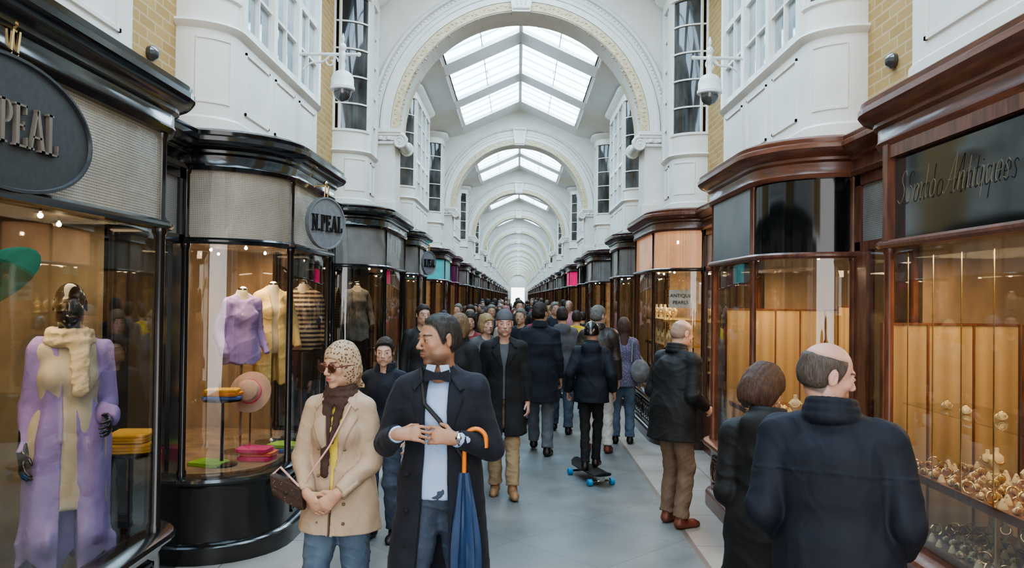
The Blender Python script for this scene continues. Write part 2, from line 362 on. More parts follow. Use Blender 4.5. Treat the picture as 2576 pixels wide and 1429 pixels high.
def gap(s,y0,y1,frame,near=True):
    x0,x1=s*XW,s*(XW+.06); xa,xb=min(x0,x1),max(x0,x1); parts=[]
    b=MB(); 
    b.box(xa,xb,y0,y0+.1,0,2.85); b.box(xa,xb,y1-.1,y1,0,2.85); b.box(xa,xb,y0,y1,2.3,2.36); b.box(xa,xb,y0,y1,2.76,2.85)
    yd=y0+.95 if y1-y0>1.6 else y1-.1
    if y1-y0>1.6:
        b.box(xa,xb,yd,yd+.12,0,2.85); b.box(xa,xb,yd+.1,y1-.1,0,.6)
    b.box(xa,xb,y0+.1,yd,0,.7); b.box(xa,xb,y0+.1,y0+.2,.7,2.3); b.box(xa,xb,yd-.1,yd,.7,2.3)
    parts.append(('frame',b,frame,False))
    b=MB(); b.box(s*(XW+.02)-.004,s*(XW+.02)+.004,y0+.1,y1-.1,.6,2.32); parts.append(('pane',b,'glass',False))
    b=MB(); b.box(s*(XW+.03)-.01,s*(XW+.03)+.01,y0+.1,y1-.1,2.34,2.8); parts.append(('fanlight',b,'fluteg',False))
    P=[(s*(XW),y0,-s,0),(s*(XW),y1,-s,0)]
    b=MB(); b.sweep(P,CORN); parts.append(('cornice',b,frame,True))
    b=MB(); b.sphere((s*(XW-.05),y0+.18,1.05),.03); b.tube([(s*(XW-.05),y0+.18,1.05),(s*(XW+.02),y0+.18,1.05)],.01); parts.append(('handle',b,'gold',True))
    b=MB(); xx=s*3.3
    b.add([(xx,y0,0),(xx,y1,0),(xx,y1,3.05),(xx,y0,3.05)],[(0,1,2,3)]); b.add([(s*XW,y0,3.05),(s*XW,y1,3.05),(xx,y1,3.05),(xx,y0,3.05)],[(0,1,2,3)])
    parts.append(('shop_interior',b,'darkin',False))
    assemble('door_%d'%nn('d'),parts,merged=not near,kind='structure',label='glazed wooden shop door recess with fanlight between display bays')
LEFT=[(1.0,4.7,1.98,dict(frame='black',inner='goldin',ry2=.3,floor=.2)),
      (5.7,7.95,1.80,dict(frame='black',inner='warmin')),
      (10.3,13.1,1.82,dict(frame='black',panel='fluteg',inner='darkin')),
      (14.1,16.2,1.84,dict(frame='black',panel='fluteg',inner='warmfar')),
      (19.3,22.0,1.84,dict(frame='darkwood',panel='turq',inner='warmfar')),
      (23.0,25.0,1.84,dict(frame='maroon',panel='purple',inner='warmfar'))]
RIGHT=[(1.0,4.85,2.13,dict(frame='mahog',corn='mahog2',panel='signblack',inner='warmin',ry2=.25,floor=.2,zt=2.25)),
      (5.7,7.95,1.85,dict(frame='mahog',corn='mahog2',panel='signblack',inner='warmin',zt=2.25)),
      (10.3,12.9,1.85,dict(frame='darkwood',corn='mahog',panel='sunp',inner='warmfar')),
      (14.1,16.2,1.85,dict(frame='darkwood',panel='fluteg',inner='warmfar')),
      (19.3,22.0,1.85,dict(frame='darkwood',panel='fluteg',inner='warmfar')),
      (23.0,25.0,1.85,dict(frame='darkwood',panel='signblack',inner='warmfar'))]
lab={('L',0):'black gloss shopfront bay with knitwear and oval slate sign',('L',1):'black curved shopfront bay displaying sweaters, oval sign above',
('L',2):'black gloss shopfront bay with grey reeded fascia',('L',3):'black shopfront bay with small oval sign',('L',4):'dark wood shopfront with turquoise fascia',('L',5):'maroon shopfront with plum fascia',
('R',0):'mahogany antique shop window with black gilt-lettered fascia',('R',1):'curved mahogany shopfront bay with black glass fascia and jewellery',
('R',2):'dark wood jewellery shopfront with glowing amber fascia',('R',3):'dark wood shopfront bay with reeded grey fascia',('R',4):'dark wood shopfront bay beside arcade walkway',('R',5):'dark wood shopfront with black fascia'}
SH={}
for s,lst,sd in ((-1,LEFT,'L'),(1,RIGHT,'R')):
    for i,(a,b,xf,k) in enumerate(lst):
        SH[sd,i]=assemble('shopfront',shop_parts(s,a,b,xf,**k),category='shopfront',label=lab[sd,i])
        nxt=lst[i+1][0] if i+1<len(lst) else 28.0
        gap(s,b,nxt,k['frame'])
far_fr=[('darkwood','fluteg'),('darkwood','signblack'),('black','fluteg'),('maroon','fluteg')]
for s in (-1,1):
    tm=[]
    for i,(fr,pa) in enumerate(far_fr):
        L=2.7 if i%2==0 else 2.0
        pp=shop_parts(s,0,L,1.85,frame=fr,panel=pa,inner='warmfar')
        tm.append((pp,fr,L))
    done={}
    y=28.0; n=0
    while y<150:
        i=n%4
        pp,fr,L=tm[i]
        key=i
        if s==1 and n==0:
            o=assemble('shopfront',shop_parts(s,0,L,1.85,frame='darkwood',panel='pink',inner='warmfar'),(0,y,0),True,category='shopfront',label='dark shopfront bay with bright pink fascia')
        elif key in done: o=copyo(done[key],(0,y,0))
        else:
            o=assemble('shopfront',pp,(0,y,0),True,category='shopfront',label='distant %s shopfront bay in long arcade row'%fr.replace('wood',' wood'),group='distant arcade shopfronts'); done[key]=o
        nxt=y+L+(1.1 if n%2==0 else 3.1)
        gap(s,y+L,nxt,'darkwood',near=False)
        y=nxt; n+=1
YEND=y
# ------------------------------------------------------------------ shell
b=MB(); b.box(-3.8,3.8,-4,YEND+40,-.1,0); mk('floor',b,'floor',kind='structure',label='grey slate paving with pale stone borders')
XB=2.45
for s,nm in ((-1,'wall_left'),(1,'wall_right')):
    b=MB(); b.box(min(s*XB,s*(XB+.2)),max(s*XB,s*(XB+.2)),-2,YEND,3.06,6.35)
    mk(nm,b,'brick',kind='structure',label='tan brick upper wall above the shopfronts')
    b=MB(); b.box(min(s*3.5,s*3.7),max(s*3.5,s*3.7),-2,YEND,-.0,3.05)
    mk(nm,b,'darkin',kind='structure',label='rear wall of the shops')
Y0A=11.4; PER=10.05; NM=14
sk=[(1.5,3.7),(4.35,6.5),(7.1,9.1)]
b=MB()
def slab(q0,q1,half=True):
    for s in (-1,1):
        b.add([(s*2.5,q0,6.1),(s*1.48,q0,6.32),(s*1.48,q1,6.32),(s*2.5,q1,6.1)],[(0,1,2,3)])
        if half: b.add([(s*1.48,q0,6.32),(0,q0,7.0),(0,q1,7.0),(s*1.48,q1,6.32)],[(0,1,2,3)])
        if half:
            for q in (q0,q1): b.add([(s*1.48,q,6.32),(0,q,7.0),(0,q,7.12),(s*1.48,q,6.44)],[(0,1,2,3)])
for k in range(-2,NM+1):
    ya=Y0A+k*PER; cur=ya
    for a,c in sk:
        slab(cur,ya+a); slab(ya+a,ya+c,False); cur=ya+c
    slab(cur,ya+PER)
mk('ceiling',b,'ceil',kind='structure',label='white gabled plaster ceiling with skylight openings')
def skylight(L):
    fr=MB();gl=MB();bar=MB()
    for s in (-1,1):
        gl.add([(s*1.50,0,6.40),(0,0,7.09),(0,L,7.09),(s*1.50,L,6.40)],[(0,1,2,3)])
        def T(u,v,w): return (s*(1.48-1.48*u),v,6.32+.68*u+w)
        for u0,u1,v0,v1 in ((0,.035,0,L),(.0,1,0,.035),(0,1,L-.035,L),(.975,1,0,L)): fr.box(u0,u1,v0,v1,-.01,.07,T=T)
        for q in (.25,.5,.75):
            fr.box(0,1,L*q-.009,L*q+.009,.04,.075,T=T)
        bar.box(.5,.510,0,L,.03,.06,T=T)
        bar.box(.035,.050,.03,L-.03,-.01,.05,T=T); bar.box(.05,1,.04,.055,0,.05,T=T)
        for j in range(int(L/.09)): fr.box(-.005,.008,j*.09,j*.09+.045,-.04,-.015,T=T)
        bar.tube([(s*.7,L/2,6.67),(s*.7,L/2,6.85)],.008,5)
    return [('frame',fr,'ceil',False),('glazing',gl,'sky',False),('flashing_bar',bar,'dome',False)]
tmpl={}
for k in range(-2,NM):
    for j,(a,c) in enumerate(sk):
        ya=Y0A+k*PER
        if ya+c<0: continue
        mg=k>=3; key=(j,mg); nm='window_%d'%nn('w')
        if key in tmpl: o=copyo(tmpl[key],(0,ya+a,0)); o.name=nm
        else: tmpl[key]=assemble(nm,skylight(c-a),(0,ya+a,0),mg,kind='structure',label='gabled roof skylight with white glazing bars')
def arch_parts():
    zc=4.3; r=1.75; D=.6; w=MB(); N=48
    outer=[];inner=[]
    for i in range(N+1):
        t=pi*i/N; c,sn=math.cos(t),math.sin(t)
        inner.append((r*c,zc+r*sn))
        q=min(2.44/abs(c) if abs(c)>1e-6 else 9e9,(7.2-zc)/sn if sn>1e-6 else 9e9)
        outer.append((q*c,zc+q*sn))
    for i in range(N):
        a0,a1=inner[i],inner[i+1];o0,o1=outer[i],outer[i+1]
        for y in (0,D): w.add([(a0[0],y,a0[1]),(a1[0],y,a1[1]),(o1[0],y,o1[1]),(o0[0],y,o0[1])],[(0,1,2,3)])
        w.add([(a0[0],0,a0[1]),(a1[0],0,a1[1]),(a1[0],D,a1[1]),(a0[0],D,a0[1])],[(0,1,2,3)])
    pil=MB()
    for s in (-1,1):
        for xi,ya,yb,za,zb in ((1.80,.03,D-.03,3.05,4.18),(1.76,-.02,D+.02,3.05,3.28),(1.78,0,D,3.28,3.32),(1.74,-.02,D+.02,4.12,4.16)):
            x0,x1=sorted((s*xi,s*2.44)); pil.box(x0,x1,ya,yb,za,zb)
    cap=MB()
    for s in (-1,1):
        x0,x1=sorted((s*1.70,s*2.44)); cap.box(x0,x1,-.06,D+.06,4.28,4.33)
        x0,x1=sorted((s*1.73,s*2.44)); cap.box(x0,x1,-.04,D+.04,4.24,4.28)
        x0,x1=sorted((s*1.77,s*2.44)); cap.box(x0,x1,-.02,D+.02,4.17,4.24)
        for xc in (1.72,):
            for yy in (-.05,D+.05):
                sp=[(s*(xc+ (.115-.1*t/14)*math.cos(t)*1.0),yy,4.15+(.115-.1*t/14)*math.sin(t)) for t in [j*.45+pi/2 for j in range(27)]]
                cap.tube(sp,[.022-.012*j/27 for j in range(27)],6)
                cap.sphere((s*xc,yy,4.15),.022,8)
            cap.tube([(s*xc,-.05,4.15),(s*xc,D+.05,4.15)],.075,12)
        for j in range(5): cap.sphere((s*(1.88+.12*j),-.03,4.2),(.04,.03,.035),8)
    ring=MB()
    def arc(rad,prof,mb,n=56):
        R=[]
        for i in range(n+1):
            t=pi*i/n
            R.append([((rad+o)*math.cos(t),y,zc+.03+(rad+o)*math.sin(t)) for o,y in prof])
        mb.rings(R)
    for y0,sg in ((0,-1),(D,1)):
        arc(1.86,[(0,y0),(0,y0+sg*.03),(.09,y0+sg*.03),(.09,y0)],ring)
        arc(1.95,[(0,y0),(0,y0+sg*.05),(.03,y0+sg*.06),(.06,y0+sg*.05),(.06,y0)],ring)
        arc(2.02,[(0,y0),(0,y0+sg*.035),(.08,y0+sg*.02),(.08,y0)],ring)
        arc(2.11,[(0,y0),(.01,y0+sg*.05),(.04,y0+sg*.07),(.06,y0+sg*.05),(.06,y0)],ring)
    beads=MB()
    for i in range(110):
        t=pi*(i+.5)/110
        beads.sphere((2.085*math.cos(t),-.03,zc+.03+2.085*math.sin(t)),.016,6)
    rel=MB()
    arc(1.735,[(0,-.02),(0,.13),(.02,.14),(.12,.0),(.12,-.02)],rel)
    arc(1.735,[(0,D+.02),(0,D-.13),(.02,D-.14),(.12,D),(.12,D+.02)],rel)
    for i in range(90):
        t=pi*(i+.5)/90
        for rr,yy,q in ((1.80,-.02,.024),(1.735,.06,.03)):
            rr2=rr+.015*math.sin(i*pi/2)
            rel.sphere((rr2*math.cos(t),yy,zc+.03+rr2*math.sin(t)),(q,.012,q*.6) if rr>1.78 else (q*.5,.035,q*.5),6)
    key=MB()
    key.prism([(-.13,1.72),(.13,1.72),(.19,2.2),(-.19,2.2)],lambda u,v,w:(u,w,zc+v),-.1,.05)
    key.tube([(-.15,-.11,zc+2.17),(.15,-.11,zc+2.17)],.05,10); key.tube([(-.12,-.10,zc+1.78),(.12,-.10,zc+1.78)],.035,10)
    for xx in (-.06,0,.06): key.tube([(xx,-.11,zc+1.82),(xx,-.11,zc+2.12)],.014,6)
    return [('arch_wall',w,'white',True),('pilaster',pil,'white',False),('capital',cap,'whitetrim',True),('archivolt',ring,'whitetrim',True),('bead_moulding',beads,'whitetrim',True),('soffit_relief',rel,'relief',True),('keystone',key,'whitetrim',True)]
ap=arch_parts()
for k in range(NM+1):
    nm='trim_%d'%nn('t'); loc=(0,Y0A+k*PER,0)
    if k==0: tA=assemble(nm,ap,loc,kind='structure',label='white plaster arch with ionic pilasters and gilded relief')
    elif k<3: o=copyo(tA,loc); o.name=nm
    elif k==3: tB=assemble(nm,ap,loc,True,kind='structure',label='distant white plaster arch spanning the arcade')
    else: o=copyo(tB,loc); o.name=nm
def oriel(s,y0,y1,xf,ry,posts,sill=3.85,zt=5.9):
    P=bay_path(s,y0,y1,XB,xf,ry,.3,8); ya,yb=y0+ry,y1-.3
    out=[]; b=MB()
    b.sweep(P,[(-.04,3.07),(.02,3.07),(.02,3.2),(0,3.22),(0,sill-.06),(.03,sill-.04),(.045,sill-.02),(.03,sill),(-.04,sill)])
    b.sweep(P[:9],[(-.04,sill),(0,sill),(0,4.08),(.02,4.09),(.02,4.12),(-.04,4.12)])
    for i in (2,6):
        px,py,nx,ny=P[i]; b.tube([(px,py,3.32),(px,py,sill-.12)],.008,5)
    for zz in (3.32,sill-.12): b.sweep(P[2:7],[(-.01,zz-.008),(.008,zz-.008),(.008,zz+.008),(-.01,zz+.008)])
    x=s*xf; xo=s*(xf-.012)
    for q0,q1 in zip(posts[:-1],posts[1:]):
        if q1-q0<.35: continue
        for z0,z1,w0,w1 in ((3.3,3.32,q0+.08,q1-.08),(sill-.14,sill-.12,q0+.08,q1-.08),(3.3,sill-.12,q0+.08,q0+.1),(3.3,sill-.12,q1-.1,q1-.08)):
            b.box(min(x,xo),max(x,xo),w0,w1,z0,z1)
    out.append(('spandrel_panel',b,'white',True))
    g=MB(); g.sweep(P[1:8],[(-.035,4.1),(-.02,4.1),(-.02,zt),(-.035,zt)]); out.append(('curved_pane',g,'dglass',True))
    g=MB(); g.sweep(P[8:10],[(-.04,sill),(-.025,sill),(-.025,zt),(-.04,zt)]); out.append(('sash_glass',g,'wglass',False))
    g=MB(); g.sweep(P[9:],[(-.04,sill),(.0,sill),(.0,zt),(-.04,zt)]); out.append(('return_panel',g,'white',True))
    f=MB()
    def vbar(y,w,o=.01): 
        xa,xb=sorted((s*(xf+.04),s*(xf-o))); f.box(xa,xb,y-w/2,y+w/2,sill,zt)
    for q in posts: vbar(q,.09,.03)
    for q0,q1 in zip(posts[:-1],posts[1:]):
        n=max(2,round((q1-q0)/.3))
        for j in range(1,n): vbar(q0+(q1-q0)*j/n,.022)
    xa,xb=sorted((s*(xf+.04),s*(xf-.008)))
    f.box(xa,xb,ya,yb,sill,sill+.07)
    nz=5
    for j in range(1,nz): 
        zz=sill+(zt-sill)*j/nz; w=.03 if j==2 else .012; f.box(xa,xb,ya,yb,zz-w,zz+w)
    for zz in [4.1+(zt-4.1)*j/5 for j in range(6)]: f.sweep(P[:9],[(-.03,zz-.01),(.0,zz-.01),(.0,zz+.01),(-.03,zz+.01)])
    for i,w in ((0,.04),(1,.03),(7,.02),(8,.05)):
        px,py,nx,ny=P[i]; f.tube([(px-nx*.015,py-ny*.015,4.1),(px-nx*.015,py-ny*.015,zt)],w*.7,6)
    out.append(('sash_frame',f,'whitetrim',False))
    c=MB(); c.sweep(P,[(-.05,zt-.02),(.03,zt-.02),(.04,zt+.05),(.03,zt+.07),(.03,zt+.12),(.07,zt+.15),(.13,zt+.19),(.15,zt+.22),(.14,zt+.26),(-.05,zt+.28)])
    out.append(('cornice',c,'whitetrim',True))
    return out
for s in (-1,1):
    for k in range(-1,NM):
        yy=(k+1)*PER
        for nm0,args in (('a',(s,5.6,8.45,2.10,.30,[5.94,6.68,7.42,8.15],3.90)),('b',(s,10.34,11.38,2.02,.3,[10.64,11.08],3.85))):
            nm='window_%d'%nn('w')
            if k==-1:
                o=assemble(nm,oriel(*args),(0,0,0),kind='structure',label='white painted first-floor bay window with curved corner pane'); tmpl[s,nm0]=o
            elif k<2: o=copyo(tmpl[s,nm0],(0,yy,0)); o.name=nm
            elif (s,nm0,'m') in tmpl: o=copyo(tmpl[s,nm0,'m'],(0,yy,0)); o.name=nm
            else:
                o=assemble(nm,oriel(*args),(0,yy,0),True,kind='structure',label='distant white first-floor bay window'); tmpl[s,nm0,'m']=o
for s in (-1,1):
    o=assemble('window_%d'%nn('w'),oriel(s,.6,4.5,2.10,.4,[1.0,2.0,3.0,4.2],3.9),kind='structure',label='white painted first-floor bay window above nearest shop')
b=MB(); b.box(-3.6,-1.3,YEND,YEND+.4,0,7.3); b.box(1.3,3.6,YEND,YEND+.4,0,7.3); b.box(-1.3,1.3,YEND,YEND+.4,3.6,7.3)
mk('wall_back',b,'white',kind='structure',label='white end wall with open portal to the street')
b=MB(); b.box(-14,14,YEND+22,YEND+22.5,0,14)
for i in range(-4,5):
    for j in range(3): b.box(i*3-.7,i*3+.7,YEND+21.8,YEND+22,1.5+j*4,3.9+j*4)
mk('street_building',b,'out',category='building',label='self-lit pale stone building across the street beyond the portal')

# ------------------------------------------------------------------ signs
LET={'N':(.8,[[(.12,0),(.19,0),(.19,1),(.12,1)],[(.6,0),(.67,0),(.67,1),(.6,1)],[(.08,1),(.24,1),(.69,0),(.55,0)],[(.02,0),(.3,0),(.3,.05),(.02,.05)],[(.02,.95),(.2,.95),(.2,1),(.02,1)],[(.49,.95),(.78,.95),(.78,1),(.49,1)]]),
'.':(.3,[[(.06,0),(.2,0),(.2,.13),(.06,.13)]]),
'E':(.66,[[(.1,0),(.25,0),(.25,1),(.1,1)],[(.02,.95),(.57,.95),(.57,1),(.02,1)],[(.25,.48),(.46,.48),(.46,.53),(.25,.53)],[(.02,0),(.61,0),(.61,.05),(.02,.05)],[(.52,.78),(.57,.78),(.57,1),(.52,1)],[(.56,0),(.61,0),(.61,.25),(.56,.25)],[(.42,.4),(.46,.4),(.46,.61),(.42,.61)]]),
'A':(.84,[[(.1,0),(.17,0),(.43,.95),(.38,1)],[(.34,1),(.48,1),(.77,0),(.6,0)],[(.2,.3),(.6,.3),(.6,.35),(.2,.35)],[(.0,0),(.27,0),(.27,.05),(0,.05)],[(.5,0),(.86,0),(.86,.05),(.5,.05)]]),
'L':(.6,[[(.1,0),(.25,0),(.25,1),(.1,1)],[(.02,0),(.57,0),(.57,.05),(.02,.05)],[(.52,0),(.57,0),(.57,.28),(.52,.28)],[(.02,.95),(.34,.95),(.34,1),(.02,1)]])}
bowl=[]
for i in range(8):
    t0=-pi/2+pi*i/8;t1=-pi/2+pi*(i+1)/8
    bowl.append([(.3+.27*math.cos(t0),.73+.27*math.sin(t0)),(.3+.27*math.cos(t1),.73+.27*math.sin(t1)),(.3+.13*math.cos(t1),.73+.22*math.sin(t1)),(.3+.13*math.cos(t0),.73+.22*math.sin(t0))])
LET['P']=(.62,[[(.1,0),(.25,0),(.25,1),(.1,1)],[(.02,0),(.36,0),(.36,.05),(.02,.05)],[(.02,.95),(.32,.95),(.32,1),(.02,1)],[(.24,.46),(.32,.46),(.32,.51),(.24,.51)]]+bowl)
def oval_sign(x,yc,zc,hu,hv,size,parent,ang=0,m='signgrey',ml='letter',us=1.0,yt=0):
    ca,sa=math.cos(ang),math.sin(ang)
    T=lambda u,v,w:(x+w*ca+u*sa,yc+u*ca-w*sa,zc+v)
    b=MB(); n=48
    b.prism([(hu*math.cos(2*pi*i/n),hv*math.sin(2*pi*i/n)) for i in range(n)],T,0,.03)
    b.rings([[T((hu-o)*math.cos(2*pi*i/n),(hv-o)*math.sin(2*pi*i/n),w) for o,w in ((0,.03),(0,.042),(.012,.042),(.016,.03))] for i in range(n)],closed=True)
    sg=mk('oval_sign',b,m,parent,True,label='oval slate-grey sign with raised bronze letters')
    tot=sum(LET[c][0] for c in 'N.PEAL')*size*us; u=-tot/2+yt; b=MB()
    for c in 'N.PEAL':
        w,polys=LET[c]
        for p in polys: b.prism([(u+a*size*us,(v-.5)*size) for a,v in p],T,.03,.046)
        u+=w*size*us
    mk('lettering',b,ml,sg)
    b=MB(); b.tube([T(-.02,hv,.02),T(-.02,hv+.1,.03)],.008,6); b.tube([T(.02,hv,.02),T(.02,hv+.1,.03)],.008,6)
    b.sphere(T(-.02,hv+.12,.03),.02); b.tube([T(0,hv+.1,.03),(x-.12,yc,zc+hv+.1)],.008,6); mk('hanging_bracket',b,'gold',sg,True)
oval_sign(-1.965,3.02,2.585,.54,.26,.165,SH['L',0],0,us=.86)
oval_sign(-1.69,6.88,2.56,.235,.225,.14,SH['L',1],math.radians(28),'signlt','lettlt',.72)
oval_sign(-1.73,15.2,2.56,.25,.23,.15,SH['L',3],math.radians(24),'signlt','lettlt',.7)
SCR={'S':(.52,[[(.46,.84),(.36,1),(.2,.92),(.18,.70),(.36,.45),(.36,.16),(.17,0),(.0,.12)]]),
'o':(.42,[[(.2,.5),(.06,.37),(.05,.12),(.17,0),(.31,.12),(.32,.38),(.2,.5)]]),
'm':(.66,[[(.02,.5),(.03,0),(.07,.34),(.18,.5),(.27,.40),(.26,0),(.30,.34),(.42,.5),(.50,.40),(.49,.06),(.58,.03)]]),
'l':(.26,[[(.05,1),(.05,.5),(.05,.12),(.11,0),(.19,.08)]]),
'A':(.64,[[(-.10,.06),(.0,0),(.16,.25),(.44,1.05),(.46,.6),(.49,0),(.56,.02)],[(.12,.36),(.3,.34),(.54,.38)]]),
'n':(.40,[[(.02,.5),(.03,0),(.07,.34),(.20,.5),(.28,.40),(.27,.05),(.34,.03)]]),
't':(.27,[[(.1,.85),(.08,.12),(.14,0),(.22,.08)],[(-.02,.52),(.2,.54)]]),
'i':(.19,[[(.05,.5),(.05,.08),(.11,0),(.16,.06)],[(.07,.68),(.085,.71)]]),
'q':(.40,[[(.30,.43),(.19,.5),(.05,.36),(.05,.12),(.16,0),(.29,.12)],[(.31,.5),(.30,-.36)]]),
'u':(.40,[[(.03,.5),(.05,.12),(.14,0),(.26,.14),(.29,.5),(.29,.08),(.36,.02)]]),
'e':(.36,[[(.05,.24),(.29,.28),(.26,.45),(.16,.5),(.05,.36),(.05,.12),(.16,0),(.28,.08)]]),
's':(.28,[[(.22,.42),(.13,.5),(.05,.40),(.18,.20),(.15,.02),(.02,.06)]]),' ':(.42,[])}
def script(txt,size,T,r,us=1.05):
    b=MB(); tot=sum(SCR[c][0] for c in txt)*us; u=-tot/2
    for c in txt:
        w,st=SCR[c]
        for pl in st:
            P=[A(u+p[0]*.98+.26*p[1],p[1]) for p in pl]; Q=[]
            for i in range(len(P)-1):
                p0=P[max(i-1,0)];p1=P[i];p2=P[i+1];p3=P[min(i+2,len(P)-1)]
                for t in (0,.25,.5,.75): Q.append(.5*((2*p1)+(-p0+p2)*t+(2*p0-5*p1+4*p2-p3)*t*t+(-p0+3*p1-3*p2+p3)*t**3))
            Q.append(P[-1]); b.tube([T(q[0]*size,q[1]*size,0) for q in Q],r,5)
        u+=w*us
    return b
b=script('Somlo Antiques',.172,lambda u,v,w:(2.118,3.95-u,2.49+v),.0018); mk('gilt_lettering',b,'goldtxt',SH['R',0],True)
b=MB(); 
for yy in (4.55,): b.box(2.09,2.15,yy-.03,yy+.03,2.28,2.84)
b.box(2.1,2.14,1.2,4.55,2.76,2.84); mk('fascia_frame',b,'mahog',SH['R',0])
b=MB(); b.box(1.838,1.845,6.33,7.5,2.30,2.83); mk('fascia_panel',b,'signmid',SH['R',1])
b=MB(); b.sphere((2.12,10.42,2.68),(.045,.02,.045)); mk('fascia_lamp',b,'bulb',SH['R',2],True)
b=MB(); b.box(2.02,2.32,10.62,10.635,1.82,2.06); e=mk('window_sign',b,'poster',None,False,category='sign',label='white card sign with black capitals in window')
TM=lambda x,y,z: Matrix(((1,0,0,x),(0,0,-1,y),(0,1,0,z),(0,0,0,1)))
textobj('ANTIQUE',.065,'blacktxt',TM(2.17,10.615,1.98),'lettering',e,.001)
textobj('PEARLS',.065,'blacktxt',TM(2.17,10.615,1.89),'lettering',e,.001)

# ------------------------------------------------------------------ dome cameras on brackets
def seccam(s,X,Y,wx):
    parts=[]; b=MB()
    b.tube([(s*wx,Y,4.2),(s*(X-.14),Y,4.2)],.016,8); b.sphere((s*(X-.15),Y,4.2),.022)
    b.tube([(s*(wx-.02)+ -s*(.02+.24*t),Y,4.06+.12*t+.02*math.sin(t*6)) for t in [i/12 for i in range(13)]],.011,6)
    b.tube([(s*(wx-.3)+.07*(1-t/9)*math.cos(t),Y,4.13+.07*(1-t/9)*math.sin(t)) for t in [j*.4 for j in range(20)]],.009,6)
    b.box(min(s*wx,s*(wx+.03)),max(s*wx,s*(wx+.03)),Y-.05,Y+.05,4.0,4.3)
    parts.append(('bracket',b,'metalw',True))
    b=MB(); b.lathe([(.003,.20),(.012,.17),(.018,.14),(.008,.11),(.03,.09),(.035,.06),(.02,.03),(.03,.0),(.035,-.03),(.02,-.06),(.028,-.1),(.02,-.14),(.03,-.16)],(s*X,Y,4.2),14); parts.append(('finial',b,'metalw',True))
    b=MB(); b.lathe([(.02,-.15),(.06,-.165),(.09,-.19),(.105,-.23),(.107,-.30),(.115,-.31),(.115,-.335),(.10,-.34)],(s*X,Y,4.2),24); parts.append(('housing',b,'metalw',True))
    b=MB(); b.lathe([(.085,-.335),(.085,-.365),(.074,-.40),(.05,-.43),(.01,-.445)],(s*X,Y,4.2),20); parts.append(('dome',b,'dome',True))
    assemble('security_camera',parts,category='security camera',label='white dome security camera hanging from ornate wall bracket')
seccam(-1,1.67,7.42,2.08); seccam(1,1.77,7.42,2.08)
for s in (-1,1):
    b=MB(); b.lathe([(.05,0),(.055,.03),(.03,.06),(.01,.065)],(0,0,0),14,T=lambda x,y,z:(s*(XB-z),5.2+x,3.52+y))
    mk('wall_speaker',b,'dome',None,True,category='speaker',label='small dark round fitting on the brick wall')

# ------------------------------------------------------------------ SDF engine
def rc(a,b,ra,rb,flat=None,cut=False):
    a=np.asarray(a,float);b=np.asarray(b,float);ba=b-a;bb=max(float(ba@ba),1e-9)
    def fn(X,Y,Z):
        x=X-a[0];y=Y-a[1];z=Z-a[2]
        t=(x*ba[0]+y*ba[1]+z*ba[2])/bb; tc=np.clip(t,0,1)
        vx=x-tc*ba[0];vy=y-tc*ba[1];vz=z-tc*ba[2]
        if flat is not None:
            u,s=flat; c=(vx*u[0]+vy*u[1]+vz*u[2])*(1/s-1); vx=vx+c*u[0];vy=vy+c*u[1];vz=vz+c*u[2]
        d=np.sqrt(vx*vx+vy*vy+vz*vz)-(ra+(rb-ra)*tc)
        if cut: d=np.maximum(d,(t-1)*math.sqrt(bb))
        return d
    r=max(ra,rb); return fn,np.minimum(a,b)-r,np.maximum(a,b)+r
def el(c,r,R=None):
    c=np.asarray(c,float); r=np.asarray(r,float); Rm=np.eye(3) if R is None else R
    def fn(X,Y,Z):
        x=X-c[0];y=Y-c[1];z=Z-c[2]; q=0
        for i in range(3):
            q=q+((x*Rm[0,i]+y*Rm[1,i]+z*Rm[2,i])/r[i])**2
        return (np.sqrt(q)-1)*float(r.min())
    e=np.sqrt(((Rm*r[None,:])**2).sum(1)); return fn,c-e,c+e
